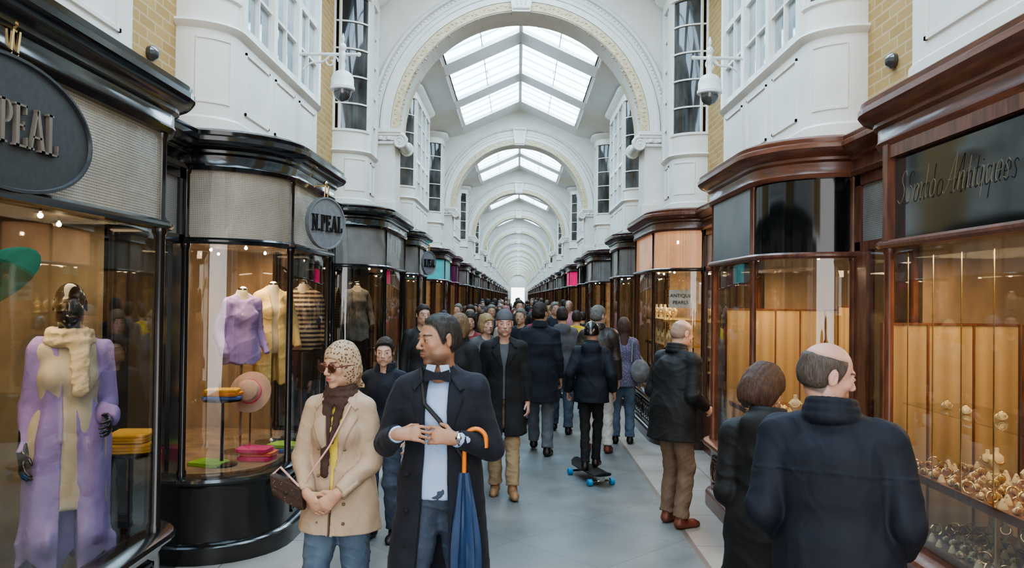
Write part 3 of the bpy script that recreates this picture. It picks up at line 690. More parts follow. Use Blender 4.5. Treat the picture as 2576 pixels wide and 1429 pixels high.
class SD:
    def __init__(s,h): s.h=h;s.ops=[];s.lo=np.full(3,9e9);s.hi=np.full(3,-9e9)
    def u(s,p,k=.02):
        s.ops.append(('u',p,k)); s.lo=np.minimum(s.lo,p[1]); s.hi=np.maximum(s.hi,p[2])
    def s_(s,p,k=.01): s.ops.append(('s',p,k))
    def cut(s,fn): s.ops.append(('c',fn,0))
    def addf(s,fn): s.ops.append(('a',fn,0))
    def plate(s,polys,off,front=True,mirror=True,yy=0): s.ops.append(('l',(polys,off,front,mirror,yy),0))
    def noise(s,amp,lam,seed,zs=1.0): s.ops.append(('n',(amp,lam,seed,zs),0))
    def ridge(s,amp,lam,seed,zs=1.0): s.ops.append(('r',(amp,lam,seed,zs),0))
    def run(s):
        h=s.h; org=s.lo-3*h-.01; n=np.ceil((s.hi+3*h+.01-org)/h).astype(int)+1
        ax=[(org[i]+h*np.arange(n[i])).astype(np.float32) for i in range(3)]
        F=np.full(n,1.0,np.float32)
        for op,p,k in s.ops:
            if op in 'us':
                fn,lo,hi=p; mg=k*1.2+3*h
                i0=np.clip(np.floor((lo-mg-org)/h).astype(int),0,n-1); i1=np.clip(np.ceil((hi+mg-org)/h).astype(int)+1,1,n)
                if (i1<=i0).any(): continue
                sl=tuple(slice(a,b) for a,b in zip(i0,i1))
                d=fn(ax[0][sl[0]][:,None,None],ax[1][sl[1]][None,:,None],ax[2][sl[2]][None,None,:])
                g=F[sl]
                if op=='u':
                    hh=np.clip(.5+.5*(g-d)/k,0,1); F[sl]=g*(1-hh)+d*hh-k*hh*(1-hh)
                else:
                    d=-d; hh=np.clip(.5-.5*(g-d)/k,0,1); F[sl]=g*(1-hh)+d*hh+k*hh*(1-hh)
            else:
                X=ax[0][:,None,None];Y=ax[1][None,:,None];Z=ax[2][None,None,:]
                if op=='c': F=np.maximum(F,p(X,Y,Z).astype(np.float32))
                elif op=='a': F=F+p(X,Y,Z).astype(np.float32)
                elif op=='l':
                    polys,off,front,mirror,yy=p; F0=F
                    XX=np.abs(X) if mirror else X
                    for pts in polys:
                        cx=sum(q[0] for q in pts)/len(pts); cz=sum(q[1] for q in pts)/len(pts); mk_=-9.
                        for a_,b_ in zip(pts,pts[1:]+pts[:1]):
                            ex,ez=b_[0]-a_[0],b_[1]-a_[1]; L=math.hypot(ex,ez); nx_,nz_=ez/L,-ex/L
                            if (cx-a_[0])*nx_+(cz-a_[1])*nz_>0: nx_,nz_=-nx_,-nz_
                            mk_=np.maximum(mk_,(XX-a_[0])*nx_+(Z-a_[1])*nz_)
                        mk_=np.maximum(mk_,(Y-yy) if front else (yy-Y))
                        F=np.minimum(F,np.maximum(F0-off,mk_)).astype(np.float32)
                else:
                    amp,lam,seed,zs=p; rr=np.random.RandomState(seed); acc=0
                    for _ in range(5):
                        v=rr.normal(size=3); v/=np.linalg.norm(v); v[2]*=zs; v*=2*pi/(lam*rr.uniform(.6,1.5)); ph=rr.uniform(0,6.28)
                        acc=acc+np.sin(X*np.float32(v[0])+Y*np.float32(v[1])+Z*np.float32(v[2])+np.float32(ph))
                    if op=='n': F=F+(amp*acc/2.2).astype(np.float32)
                    else: F=F-(amp*np.clip(1-np.abs(acc)/1.3,0,1)**1.3).astype(np.float32)
        F[0]=F[-1]=1;F[:,0]=F[:,-1]=1;F[:,:,0]=F[:,:,-1]=1
        S=F<0; nx,ny,nz=n
        cnt=np.zeros((nx-1,ny-1,nz-1),np.int8)
        for dx in (0,1):
            for dy in (0,1):
                for dz in (0,1): cnt+=S[dx:nx-1+dx,dy:ny-1+dy,dz:nz-1+dz]
        Mk=(cnt>0)&(cnt<8); idx=np.full(Mk.shape,-1,np.int64); ci=np.argwhere(Mk); idx[Mk]=np.arange(len(ci))
        acc=np.zeros((len(ci),3)); w=np.zeros(len(ci))
        C=[(0,0,0),(1,0,0),(0,1,0),(1,1,0),(0,0,1),(1,0,1),(0,1,1),(1,1,1)]
        for a,b in ((0,1),(2,3),(4,5),(6,7),(0,2),(1,3),(4,6),(5,7),(0,4),(1,5),(2,6),(3,7)):
            ca=np.array(C[a]);cb=np.array(C[b]); ia=ci+ca; ib=ci+cb
            fa=F[ia[:,0],ia[:,1],ia[:,2]];fb=F[ib[:,0],ib[:,1],ib[:,2]]
            m=(fa<0)!=(fb<0); t=fa[m]/(fa[m]-fb[m]); acc[m]+=ca+t[:,None]*(cb-ca); w[m]+=1
        V=(ci+acc/w[:,None])*h+org
        Q=[]
        for axn in range(3):
            o1,o2=[(1,2),(2,0),(0,1)][axn]
            sa=[slice(1,-1)]*3; sb=[slice(1,-1)]*3; sa[axn]=slice(0,-1); sb[axn]=slice(1,None)
            a=S[tuple(sa)];b=S[tuple(sb)]; e=np.argwhere(a!=b); fl=a[a!=b]
            e[:,o1]+=1; e[:,o2]+=1
            def g(d1,d2):
                q=e.copy(); q[:,o1]-=d1; q[:,o2]-=d2; return idx[q[:,0],q[:,1],q[:,2]]
            q=np.stack([g(1,1),g(0,1),g(0,0),g(1,0)],1); q[~fl]=q[~fl][:,::-1]; Q.append(q)
        Q=np.concatenate(Q); Q=Q[(Q>=0).all(1)]
        e=np.concatenate([Q[:,[0,1]],Q[:,[1,2]],Q[:,[2,3]],Q[:,[3,0]]])
        sm=np.zeros_like(V); ct=np.zeros(len(V)); np.add.at(sm,e[:,0],V[e[:,1]]); np.add.at(ct,e[:,0],1); np.add.at(sm,e[:,1],V[e[:,0]]); np.add.at(ct,e[:,1],1)
        ok=ct>0; V[ok]=V[ok]*.65+.35*sm[ok]/ct[ok][:,None]
        return V,Q
def mesh_np(name,V,Q,m,parent,cols=None,**props):
    me=bpy.data.meshes.new(name); me.vertices.add(len(V)); me.vertices.foreach_set('co',V.astype(np.float32).ravel())
    me.loops.add(len(Q)*4); me.loops.foreach_set('vertex_index',Q.astype(np.int32).ravel())
    me.polygons.add(len(Q)); me.polygons.foreach_set('loop_start',np.arange(0,len(Q)*4,4,dtype=np.int32))
    me.update(calc_edges=True); me.validate(); me.shade_smooth(); me.materials.append(M[m] if isinstance(m,str) else m)
    if cols is not None:
        at=me.color_attributes.new('Col','FLOAT_COLOR','POINT'); at.data.foreach_set('color',np.concatenate([cols,np.ones((len(cols),1))],1).astype(np.float32).ravel())
    o=bpy.data.objects.new(name,me); COL.objects.link(o); o.parent=parent; setp(o,props); return o
def ik(a,c,l1,l2,pole):
    d=c-a; L=np.linalg.norm(d); dn=d/L; L=min(L,(l1+l2)*.998); c=a+dn*L
    x=(l1*l1-l2*l2+L*L)/(2*L); hh=math.sqrt(max(l1*l1-x*x,0)); p=pole-dn*(pole@dn); p/=np.linalg.norm(p)
    return a+dn*x+p*hh,c
def RZ(a): c,s=math.cos(a),math.sin(a); return np.array([[c,-s,0],[s,c,0],[0,0,1.]])
def RX(a): c,s=math.cos(a),math.sin(a); return np.array([[1,0,0],[0,c,-s],[0,s,c]])
def RY(a): c,s=math.cos(a),math.sin(a); return np.array([[c,0,s],[0,1,0],[-s,0,c]])
YF=A(0,1,0)
def skel(p):
    d=math.radians; S={}
    lx,ly=p.get('lean',(0,0)); dr=p.get('drop',0); sw=p.get('sw',.160)
    S['pel']=A(0,0,.95); sh=A(lx,ly,1.43-dr); S['sh']=sh; S['chest']=A(lx*.65,ly*.65,1.27-dr*.6); S['bel']=A(lx*.3,ly*.3,1.10)
    S['hd']=sh+A(*p.get('ho',(0,-.02,.195)))
    S['HR']=RZ(d(p.get('hyaw',0)))@RX(d(p.get('hpit',0)))@RY(d(p.get('hrol',0)))
    for k,sg in (('A',-1),('B',1)):
        a=sh+A(sg*sw,.0,-.035); w=A(*p.get('w'+k,(sg*.235,-.05,.88)))
        S['e'+k],S['w'+k]=ik(a,w,.28,.25,A(*p.get('ep'+k,(sg*.3,1,-.2)))); S['s'+k]=a
        h=S['pel']+A(sg*.08,0,-.03); f=p.get('f'+k,(sg*.10,0,0)); an=A(f[0],f[1],.085+f[2])
        S['k'+k],S['a'+k]=ik(h,an,.43,.42,A(sg*.08,-1,0)); S['h'+k]=h
    S['p']=p; return S
def torso(sd,S,i=0,fem=False,wide=1.0,k=.05):
    if fem:
        sd.u(el(S['pel'],(.155*wide+i,.110+i,.14+i)),k); sd.u(rc(S['pel']+A(0,0,.05),S['bel']+A(0,0,.06),.130*wide+i,.112*wide+i,(YF,.74)),k)
        sd.u(el(S['chest'],(.130*wide+i,.098+i,.155+i)),k)
        for sg in (-1,1): sd.u(el(S['chest']+A(sg*.06,-.068,-.0),(.05+i*.8,.045+i*.8,.05+i*.8)),.04)
    else:
        sd.u(el(S['pel'],(.148*wide+i,.110+i,.14+i)),k); sd.u(rc(S['pel']+A(0,0,.05),S['bel']+A(0,0,.06),.134*wide+i,.134*wide+i,(YF,.76)),k)
        sd.u(el(S['chest'],(.150*wide+i,.110+i,.160+i)),k)
    j=i*.6
    sd.u(rc(S['sA']+A(.02,.0,.0),S['sB']+A(-.02,.0,.0),.044+j,.044+j),.04)
    for q in 'AB': sd.u(rc(S['s'+q]+A(0,.01,.004),S['sh']+A(0,.02,.045),.034+j,.040+j*.5),.03)
def hand(sd,w,f,n,side,curl=.45,spread=1.2,k=.003):
    f=np.asarray(f,float);f/=np.linalg.norm(f);n=np.asarray(n,float);n=n-f*(n@f);n/=np.linalg.norm(n); t=np.cross(f,n)*side
    sd.u(rc(w-f*.02,w+f*.03,.025,.028,(n,.7)),.02)
    sd.u(rc(w+f*.03,w+f*.070,.032,.038,(n,.38)),.015)
    for q,L,cc in ((.0285,.070,0),(.0095,.078,.05),(-.0095,.073,.1),(-.027,.058,.18)):
        p=w+f*.076+t*q*spread; a=curl*.6+cc*.5; ang=a
        for j,(fr,r0,r1) in enumerate(((.45,.0084,.0078),(.32,.0078,.0072),(.23,.0072,.0060))):
            d=f*math.cos(ang)+n*math.sin(ang)+t*q*1.5; d/=np.linalg.norm(d); p2=p+d*L*fr; sd.u(rc(p,p2,r0,r1),k); p=p2; ang+=curl*(.9+cc)
    p=w+f*.022+t*.024+n*.006; d=f*.65+t*.66+n*.3; d/=np.linalg.norm(d); p2=p+d*.042; sd.u(rc(p,p2,.013,.0105),.008)
    d=f*.9+t*.25+n*.35; d/=np.linalg.norm(d); p3=p2+d*.030; sd.u(rc(p2,p3,.010,.0078),k)
def head(sd,S,fem=False,fat=1.0):
    C=S['hd'];R=S['HR']; L=lambda x,y,z:C+R@A(x,y,z)
    E=lambda c,r,k:sd.u(el(L(*c),r,R),k)
    w=.94 if fem else 1.0
    E((0,.014,.030),(.074*w,.096,.088),.03); E((0,-.026,-.036),(.054*w*fat,.060,.080),.03); E((0,-.066,-.100),(.019,.016,.015),.022)
    for s in (-1,1):
        E((s*.050*w*fat,-.010,-.062),(.014,.03,.022),.03)
        E((s*.041,-.060,-.018),(.017,.016,.014),.022)
    sd.u(rc(L(-.030,-.079,.028),L(.030,-.079,.028),.0095,.0095),.012)
    for s in (-1,1): sd.s_(el(L(s*.032,-.101,.007),(.0175,.020,.0125),R),.010)
    for s in (-1,1):
        sd.u(el(L(s*.032,-.0745,.006),(.0140,.0125,.0130),R),.003)
        for j in range(4):
            a0,a1=.35+.6*j,.35+.6*(j+1)
            f=lambda a:L(s*.032+.0145*math.cos(a),-.0835-.0035*math.sin(a),.0055+.0078*math.sin(a))
            sd.u(rc(f(a0),f(a1),.0032,.0032),.003)
        sd.u(rc(L(s*.020,-.084,-.0025),L(s*.043,-.081,-.0015),.0030,.0030),.004)
    sd.u(rc(L(0,-.084,.018),L(0,-.108,-.022),.0070,.0100),.009); sd.u(el(L(0,-.108,-.027),(.0115,.0105,.0095),R),.006)
    for s in (-1,1): sd.u(el(L(s*.0135,-.098,-.030),(.0075,.010,.0075),R),.005)
    sd.u(el(L(0,-.080,-.058),(.028,.014,.020),R),.012)
    sd.u(rc(L(-.018,-.0865,-.0545),L(-.003,-.0925,-.0525),.0042,.0052),.005); sd.u(rc(L(.018,-.0865,-.0545),L(.003,-.0925,-.0525),.0042,.0052),.005)
    sd.u(rc(L(-.014,-.0875,-.0655),L(.014,-.0875,-.0655),.0055,.0055),.005)
    sd.s_(rc(L(-.022,-.0925,-.0598),L(.022,-.0925,-.0598),.0022,.0022),.003)
    sd.s_(rc(L(-.012,-.094,-.0765),L(.012,-.094,-.0765),.004,.004),.006)
    for s in (-1,1):
        RE=R@RZ(s*.40)
        sd.u(el(L(s*.079*w,.012,.000),(.007,.019,.031),RE),.005)
        sd.s_(el(L(s*.088*w,.006,.002),(.006,.010,.019),RE),.004)
    sd.u(rc(L(0,.022,-.05),S['sh']+A(0,.015,.0),.050*(.88 if fem else 1.0),.054*(.9 if fem else 1.04)),.03)
ZL={'short':([-.10,-.075,-.055,-.040,-.032,-.018,-.008,.006,.03],[.070,.064,.054,.032,.010,-.015,-.018,.0,-.062]),
    'reced':([-.10,-.075,-.055,-.040,-.032,-.018,-.008,.006,.03],[.084,.076,.070,.045,.018,-.018,-.020,.0,-.062]),
    'fringe':([-.10,-.045,-.035,-.018,-.008,.006,.03],[.3,.3,.03,-.018,-.018,.0,-.068]),
    'bob':([-.10,-.06,-.04,-.02,.0],[.060,.035,-.03,-.10,-.11]),'long':([-.10,-.06,-.04,-.02,.0],[.060,.04,-.03,-.3,-.4]),
    'beanie':([-.10,.0,.1],[.046,.035,.02]),'helmet':([-.10,-.03,0,.1],[.045,.03,-.01,-.02]),'scarfh':([-.10,-.07,-.05,-.03,.0],[.062,.045,-.01,-.12,-.14])}
def skincols(V,S,skin,brow,lip,stub=None,scalp=None,must=None,hst=None):
    q=(V-S['hd'])@S['HR']; x,y,z=q[:,0],q[:,1],q[:,2]; c=np.tile(np.array(skin),(len(V),1)).astype(float)
    hd=(np.linalg.norm(q,axis=1)<.16)
    def mx(m,col,f): 
        m=(np.clip(m,0,1)*f*hd)[:,None]; c[:]=c*(1-m)+np.array(col)*m
    sm=lambda v,a,b:np.clip((v-a)/(b-a),0,1)
    mx(sm(.020-np.hypot(np.abs(x)-.045,z+.02),0,.02)*sm(-y,.04,.06),(skin[0]*1.05,skin[1]*.8,skin[2]*.78),.5)
    if stub: 
        mx(sm(-z-.45*np.abs(x),.016,.036)*sm(-y,-.035,.0)*sm(z,-.130,-.115)*(1-((np.abs(x)<.02)&(np.abs(z+.06)<.008))),stub,.62)
        mx(sm(.028-np.abs(x),0,.006)*sm(.006-np.abs(z+.045),0,.003)*sm(-y,.07,.08),stub,.6)
    if must: mx(sm(.026-np.abs(x),0,.006)*sm(.008-np.abs(z+.046),0,.003)*sm(-y,.07,.08),must,.9)
    mx(sm(.021-np.abs(x),0,.004)*sm(.0115-np.abs(z+.060),0,.003)*sm(-y,.078,.084),lip,.75)
    mx(sm(.021-np.abs(x),0,.004)*sm(.0022-np.abs(z+.0598),0,.0015)*sm(-y,.07,.08),tuple(l*.35 for l in lip),.8)
    u=np.abs(np.abs(x)-.033)
    mx(sm(.020-u,0,.005)*sm(.0050-np.abs(z-.0310+.14*u),0,.0025)*sm(-y,.04,.06),brow,.9)
    mx(sm(.016-u,0,.004)*sm(.0022-np.abs(z-.0135+.30*np.maximum(u-.004,0)),0,.0015)*sm(-y,.07,.078),tuple(b*.8 for b in brow),.8)
    ear=((np.abs(x)>.072)&(np.abs(z)<.033)&(np.abs(y-.012)<.023)).astype(float)
    if hst is not None:
        fx,fz=ZL[hst[0]]; top_=sm(.070-z,-.01,.018) if hst[0]=='fringe' else 1.0
        mx(sm(z-np.interp(y,fx,fz),-.004,.006)*(1-ear)*top_,hst[1],.97)
    return c
def hair(S,style,m,parent,h,name='hair',sc=1.0):
    sd=SD(h); C=S['hd'];R=S['HR']; L=lambda x,y,z:C+R@A(x,y,z)
    g={'short':.008,'reced':.0055,'fringe':.005,'bob':.014,'long':.012,'beanie':.010,'helmet':.028,'scarfh':.011}[style]*sc
    sd.u(el(L(0,.014,.030),(.0745+g*.8,.0965+g,.089+g*1.5),R),.01)
    if style in('bob','long','scarfh'): sd.u(el(L(0,.03,-.03),(.076+g,.076+g,.085+g),R),.03)
    elif style!='beanie': sd.u(el(L(0,.032,-.015),(.062+g,.070+g,.055+g),R),.03)
    if style=='bob':
        for s in (-1,1): sd.u(rc(L(s*.062,.0,-.02),L(s*.066,-.012,-.105),.026,.018),.03)
    if style=='long':
        sd.u(rc(L(0,.05,-.04),S['sh']+A(0,.075,-.08),.075,.06,(YF,.6)),.03)
        for s in (-1,1): sd.u(rc(L(s*.06,.0,-.04),L(s*.075,-.01,-.2),.028,.02),.03)
    if style=='scarfh':
        sd.u(el(L(0,.085,-.05),(.050,.040,.045),R),.03); sd.u(rc(L(0,.1,-.07),L(.02,.115,-.13),.022,.03,(R@YF,.4)),.02)
    if style=='beanie': sd.u(el(L(0,.02,.075),(.072,.082,.07),R),.02)
    fx,fz=ZL[style]
    def up(X,Y,Z):
        x=X-C[0];y=Y-C[1];z=Z-C[2]
        ly=x*R[0,1]+y*R[1,1]+z*R[2,1]; lz=x*R[0,2]+y*R[1,2]+z*R[2,2]
        d=lz-np.interp(ly,fx,fz)
        return np.minimum(d,.078-lz) if style=='fringe' else d
    if style in('bob','long','scarfh'): sd.s_(el(L(0,-.085,-.045),(.060,.055,.09),R),.012)
    if style in('short','reced','fringe'):
        for s in (-1,1): sd.s_(el(L(s*.086,.012,-.004),(.020,.024,.036),R),.010)
        sd.addf(lambda X,Y,Z:(g+.005)*np.clip(1-up(X,Y,Z)/(.018 if style=='fringe' else .028),0,1))
    sd.noise({'beanie':.001,'scarfh':.0012,'helmet':0,'reced':.0014,'fringe':.0008}.get(style,.0022),.022,len(style)*7+3,.12 if style in('bob','long') else .4)
    sd.cut(lambda X,Y,Z:-up(X,Y,Z)*.7)
    V,Q=sd.run(); return mesh_np(name,V*parent['_s'],Q,m,parent)
def sleeves(sd,S,i,cuff=1.0,r0=.046,r1=.031,k=.02):
    for q in 'AB':
        s,e,w=S['s'+q],S['e'+q],S['w'+q]
        sd.u(rc(s,e,r0+i,r0*.82+i),k); we=e+(w-e)*cuff
        sd.u(rc(e,we,r0*.82+i,r1+i*.6,cut=True),.012)
def top(S,m,parent,h,i=.03,hem=.85,flare=.02,fem=False,cuff=.95,open_=None,collar=0,name='coat',wide=1.0,fold=.003,lapel=None,seed=1,hood=False,sleeve=True,drape=0,ridge=.0,plates=None,wav=0,**props):
    sd=SD(h); torso(sd,S,i,fem,wide)
    if hem<.93:
        rr=.148*wide+i
        sd.u(rc(S['pel']+A(0,0,.06),A(0,0,hem),rr,rr+flare,(YF,.74)),.04)
        for k in 'AB':
            hh,kk=S['h'+k],S['k'+k]; t=min(1,(hh[2]-hem)/max(hh[2]-kk[2],.05)); sd.u(rc(hh,hh+(kk-hh)*t,.075+i*.7,.065+i*.7+flare*.4),.05)
            if hem<.48: 
                t=(kk[2]-hem)/(kk[2]-.08); sd.u(rc(kk,kk+(S['a'+k]-kk)*t,.07+i,.065+i+flare*.3),.05)
    if sleeve: sleeves(sd,S,i*.7,cuff)
    if fold:
        sd.noise(fold,.26,seed,.8); sd.noise(fold*.45,.11,seed+5,.9)
    if ridge: sd.ridge(ridge,.34,seed+3,1.3); sd.ridge(ridge*.45,.18,seed+8,1.1)
    if drape: sd.noise(drape,.11,seed+9,.12)
    lo=hem
    sd.cut(lambda X,Y,Z:(lo+wav*np.sin(X*19+Y*14)+wav*.5*np.sin(X*43-Y*20)-Z))
    sd.s_(rc(S['sh']+A(0,-.01,.03),S['sh']+A(0,-.03,.16),.054,.080),.008)
    if open_:
        zt,zv,wt,wb,ybk=open_
        def wedge(X,Y,Z):
            w=np.interp(Z,[hem-.05,zv,zt],[wb,.012 if wb<.02 else wb*.6,wt])
            return -np.maximum(np.abs(X-.0)-w,Y-ybk)
        sd.cut(wedge)
    if lapel:
        zb,xb=lapel
        sd.plate([[(.050,1.475),(.118,1.375),(.120,1.355),(xb,zb)]],.008)
        sd.plate([[(.030,1.53),(.092,1.475),(.122,1.405),(.105,1.395),(.050,1.46)]],.011)
        sd.u(rc(S['sh']+A(-.035,.062,.062),S['sh']+A(.035,.062,.062),.020,.020),.012)
        for sg in (-1,1): sd.u(rc(S['sh']+A(sg*.035,.062,.062),S['sh']+A(sg*.068,-.02,.045),.020,.016),.010)
    if plates:
        for pl,off,fr,mi in plates: sd.plate(pl,off,fr,mi)
    if collar:
        N=16
        for zz,rr,cr in ((.045,.078,collar),(.072,.076,collar*.85),(.098,.075,collar*.6)):
            pts=[]
            for j in range(N+1):
                t=-2.5+5.0*j/N; pts.append(S['sh']+A(rr*math.sin(t),.012+rr*.95*math.cos(t),zz+.012*math.cos(t)))
            for p0,p1 in zip(pts[:-1],pts[1:]): sd.u(rc(p0,p1,cr,cr),.006)
    if hood:
        sd.u(rc(S['sh']+A(-.07,.085,.04),S['sh']+A(.07,.085,.04),.045,.045),.03); sd.u(el(S['sh']+A(0,.10,.0),(.10,.05,.085)),.03)
    V,Q=sd.run(); o=mesh_np(name,V*parent['_s'],Q,m,parent,**props); return o
def trousers(S,m,parent,h,i=.014,seed=2,slim=0):
    sd=SD(h); sd.u(el(S['pel'],(.150+i,.108+i,.13+i)),.04)
    for k in 'AB':
        sd.u(rc(S['h'+k],S['k'+k],.080+i-slim,.056+i-slim),.03); a=S['a'+k]; kk=S['k'+k]; e=kk+(a-kk)*.97
        sd.u(rc(kk,e,.054+i-slim,.050+i-slim,cut=True),.02)
    sd.noise(.0035,.14,seed); sd.ridge(.005,.14,seed+3,1.6)
    V,Q=sd.run(); return mesh_np('trousers',V*parent['_s'],Q,m,parent)
def shoes(S,m,parent,h):
    for k,sg in (('A',-1),('B',1)):
        a=S['a'+k]; z=a[2]-.085; sd=SD(h); o=A(a[0],a[1],z); fd=A(sg*.12,-1,0); fd/=np.linalg.norm(fd)
        sd.u(rc(o+A(0,.02,.04),o+fd*.13+A(0,0,.028),.040,.040,None),.02); sd.u(rc(o+fd*.13+A(0,0,.025),o+fd*.175+A(0,0,.02),.040,.030),.02)
        sd.u(rc(o+A(0,0,.05),a+A(0,0,.02),.042,.044),.03)
        sd.cut(lambda X,Y,Z:(z-Z)+0*X+0*Y)
        V,Q=sd.run(); mesh_np('shoe',V*parent['_s'],Q,m,parent)
def person(x,y,yaw,height,pose=None,h=.008,skin=(.50,.30,.21),hairs=('short','hdark'),tops=(),tr='jeans',sh='shoe',fem=False,label='',hands=True,brow=(.04,.025,.02),lip=(.42,.18,.15),stub=None,must=None,z=0,name='person',cat='person',bodymat='skin',headon=True,hh=None,slim=0,hcurl=.5,fat=1.0,feet=True,group=None):
    p=dict(pose or {})
    if fem and 'sw' not in p: p['sw']=.142
    S=skel(p); sc=height/1.75
    e=empty(name,(x,y,z),math.radians(yaw),label=label,category=cat)
    if group: e['group']=group
    e['_s']=sc
    hb=hh or h
    sd=SD(hb); torso(sd,S,0,fem)
    if headon: head(sd,S,fem,fat)
    for k,sg in (('A',-1),('B',1)):
        sd.u(rc(S['s'+k],S['e'+k],.042,.035),.02); sd.u(rc(S['e'+k],S['w'+k],.036,.025),.012)
        if hands:
            f=p.get('hd'+k); n=p.get('hn'+k); fd=S['w'+k]-S['e'+k]
            hand(sd,S['w'+k],f if f is not None else fd+A(0,-.05,0),n if n is not None else A(-sg,.2,0),-sg*p.get('ts'+k,1),p.get('c'+k,hcurl),k=.003 if hb<.007 else .002)
        sd.u(rc(S['h'+k],S['k'+k],.078,.052),.03); sd.u(rc(S['k'+k],S['a'+k],.052,.036),.02)
        a=S['a'+k]; sd.u(rc(a+A(0,.01,-.05),a+A(0,-.13,-.06),.03,.022),.02)
    V,Q=sd.run()
    hst=(hairs[0],HC[hairs[1]]) if hairs and hairs[0] in('short','reced','bob','long','fringe') else None
    cols=skincols(V,S,skin,brow,lip,stub,None,must,hst) if bodymat=='skin' else None
    mesh_np('body',V*sc,Q,bodymat,e,cols)
    if headon and bodymat=='skin' and hb<.011:
        C=S['hd'];R=S['HR']
        for s in (-1,1):
            b=MB(); T=lambda a,b_,c_:tuple((C+R@A(a,b_,c_))*sc)
            b.sphere((s*.032,-.0778,.0055),(.0125,.0115,.0075),14,0,T); b.sphere((s*.032,-.0872,.0055),(.0056,.0028,.0056),10,1,T)
            mk('eye',b,['eyew','iris'],e,True)
    if headon and hairs: hair(S,hairs[0],hairs[1],e,max(min(hb,.009),.0036),{'beanie':'beanie','helmet':'helmet','scarfh':'headscarf'}.get(hairs[0],'hair'),hairs[2] if len(hairs)>2 else 1)
    for t in tops:
        t=dict(t); top(S,t.pop('m'),e,t.pop('h',h),fem=fem,**t)
    if tr: trousers(S,tr,e,h,slim=slim)
    if feet and sh: shoes(S,sh,e,min(h,.010))
    del e['_s']
    return e,S,sc

# ------------------------------------------------------------------ people
def loc_T(e_x,e_y,yaw,sc):
    a=math.radians(yaw); c,s=math.cos(a),math.sin(a)
    return lambda p:(e_x+sc*(p[0]*c-p[1]*s),e_y+sc*(p[0]*s+p[1]*c),sc*p[2])
px,py,pyaw=-.375,3.98,-6
e,S,sc=person(px,py,pyaw,1.86,dict(hyaw=-50,hpit=4,wA=(-.150,-.225,1.215),wB=(.105,-.205,1.200),hdA=(1,-.05,.10),hdB=(-1,-.10,.16),hnA=(.05,.75,-.65),hnB=(.05,.9,-.4),epA=(-.45,.55,-.6),epB=(.5,.55,-.6),fA=(-.11,-.12,0),fB=(.10,.16,.0),cA=.38,cB=.45,ho=(-.012,-.025,.195)),
  h=.0055,hh=.0038,skin=(.40,.215,.135),hairs=('reced','hblack'),stub=(.08,.045,.03),brow=(.010,.007,.005),lip=(.32,.13,.10),fat=1.05,
  tops=[dict(m='bluesh',i=.010,hem=.90,flare=.0,cuff=1.0,name='shirt',fold=.002,h=.007,ridge=.003),
        dict(m='navywool',i=.028,hem=.36,flare=.085,open_=(1.50,1.2,.060,.085,.02),cuff=.94,lapel=(1.15,.055),wide=1.05,fold=.003,seed=11,drape=.003,ridge=.005,name='coat')],
  tr='jeans',label='man in long navy overcoat, blue shirt and bow tie, hands clasped')
b=MB()
n0=S['sh']+A(0,-.094,.035)
T=lambda u,v,w:tuple((n0+A(u,w,v))*sc)
for sg in (-1,1): b.prism([(0,.012),(sg*.055,.030),(sg*.06,-.028),(0,-.012)],T,-.020,.010)
b.box(-.012,.012,-.024,.016,-.016,.016,T=lambda u,v,w:T(u,w,v)); mk('bow_tie',b,'navywool',e)
b=MB()
for sg in (-1,1): b.prism([(sg*.008,.048),(sg*.050,.052),(sg*.058,.018),(sg*.02,.0)],T,-.006,.004)
mk('shirt_collar',b,'bluesh',e)
b=MB(); pts=[S['sh']+A(-.09,-.045,.065)]+[S['chest']+A(x_,y_,z_) for x_,y_,z_ in ((-.05,-.138,.07),(.02,-.148,-.0),(.10,-.145,-.12),(.17,-.06,-.26))]
b.tube([tuple(p*sc) for p in pts],.011,6); mk('camera_strap',b,'darkstrap',e,True)
b=MB(); w=S['wB']; b.tube([tuple((w+A(.02,.029*math.cos(t),.028*math.sin(t)))*sc) for t in [2*pi*j/14 for j in range(14)]],.006,6,closed=True); b.sphere(tuple((w+A(.02,-.032,.01))*sc),(.016,.007,.016)); mk('wristwatch',b,'chrome',e,True)
for zz in (1.02,.86,.70):
    b=MB(); b.sphere(tuple(A(-.125,-.150-.03*(1.02-zz),zz)*sc),(.013,.010,.013)); mk('coat_button',b,'blackcoat',e,True)
L=loc_T(px,py,pyaw,sc)
fa=S['eB']*.45+S['wB']*.55
ux,uy,uz=L(fa); uy-=.01
ue=empty('umbrella',(ux,uy,0),0,category='umbrella',label='folded navy umbrella with orange hook handle over forearm')
b=MB()
b.tube([(.068,0,uz-.02)]+[(.018+.050*math.cos(t),0,uz+.018+.052*math.sin(t)) for t in [j*pi/10 for j in range(11)]]+[(-.035,-.0,uz-.05),(-.035,0,uz-.17)],.0115,10); mk('handle',b,'orangeh',ue,True)
b=MB(); R=[]
for j in range(22):
    t=j/21; z=uz-.14-t*.84; r=.020+.056*math.sin(min(t*1.6,1)*pi/2)*(1-t**3*.8)
    R.append([(-.035+r*(1+.22*math.cos(8*a+t*3))*math.cos(a)+.02*t,r*.8*(1+.22*math.cos(8*a+t*3))*math.sin(a),z) for a in [2*pi*k/40 for k in range(40)]])
b.rings(R); mk('canopy',b,'umb',ue,True)
b=MB(); b.tube([(-.015,0,uz-.97),(-.012,0,uz-1.06)],.006,6); mk('tip',b,'chrome',ue,True)

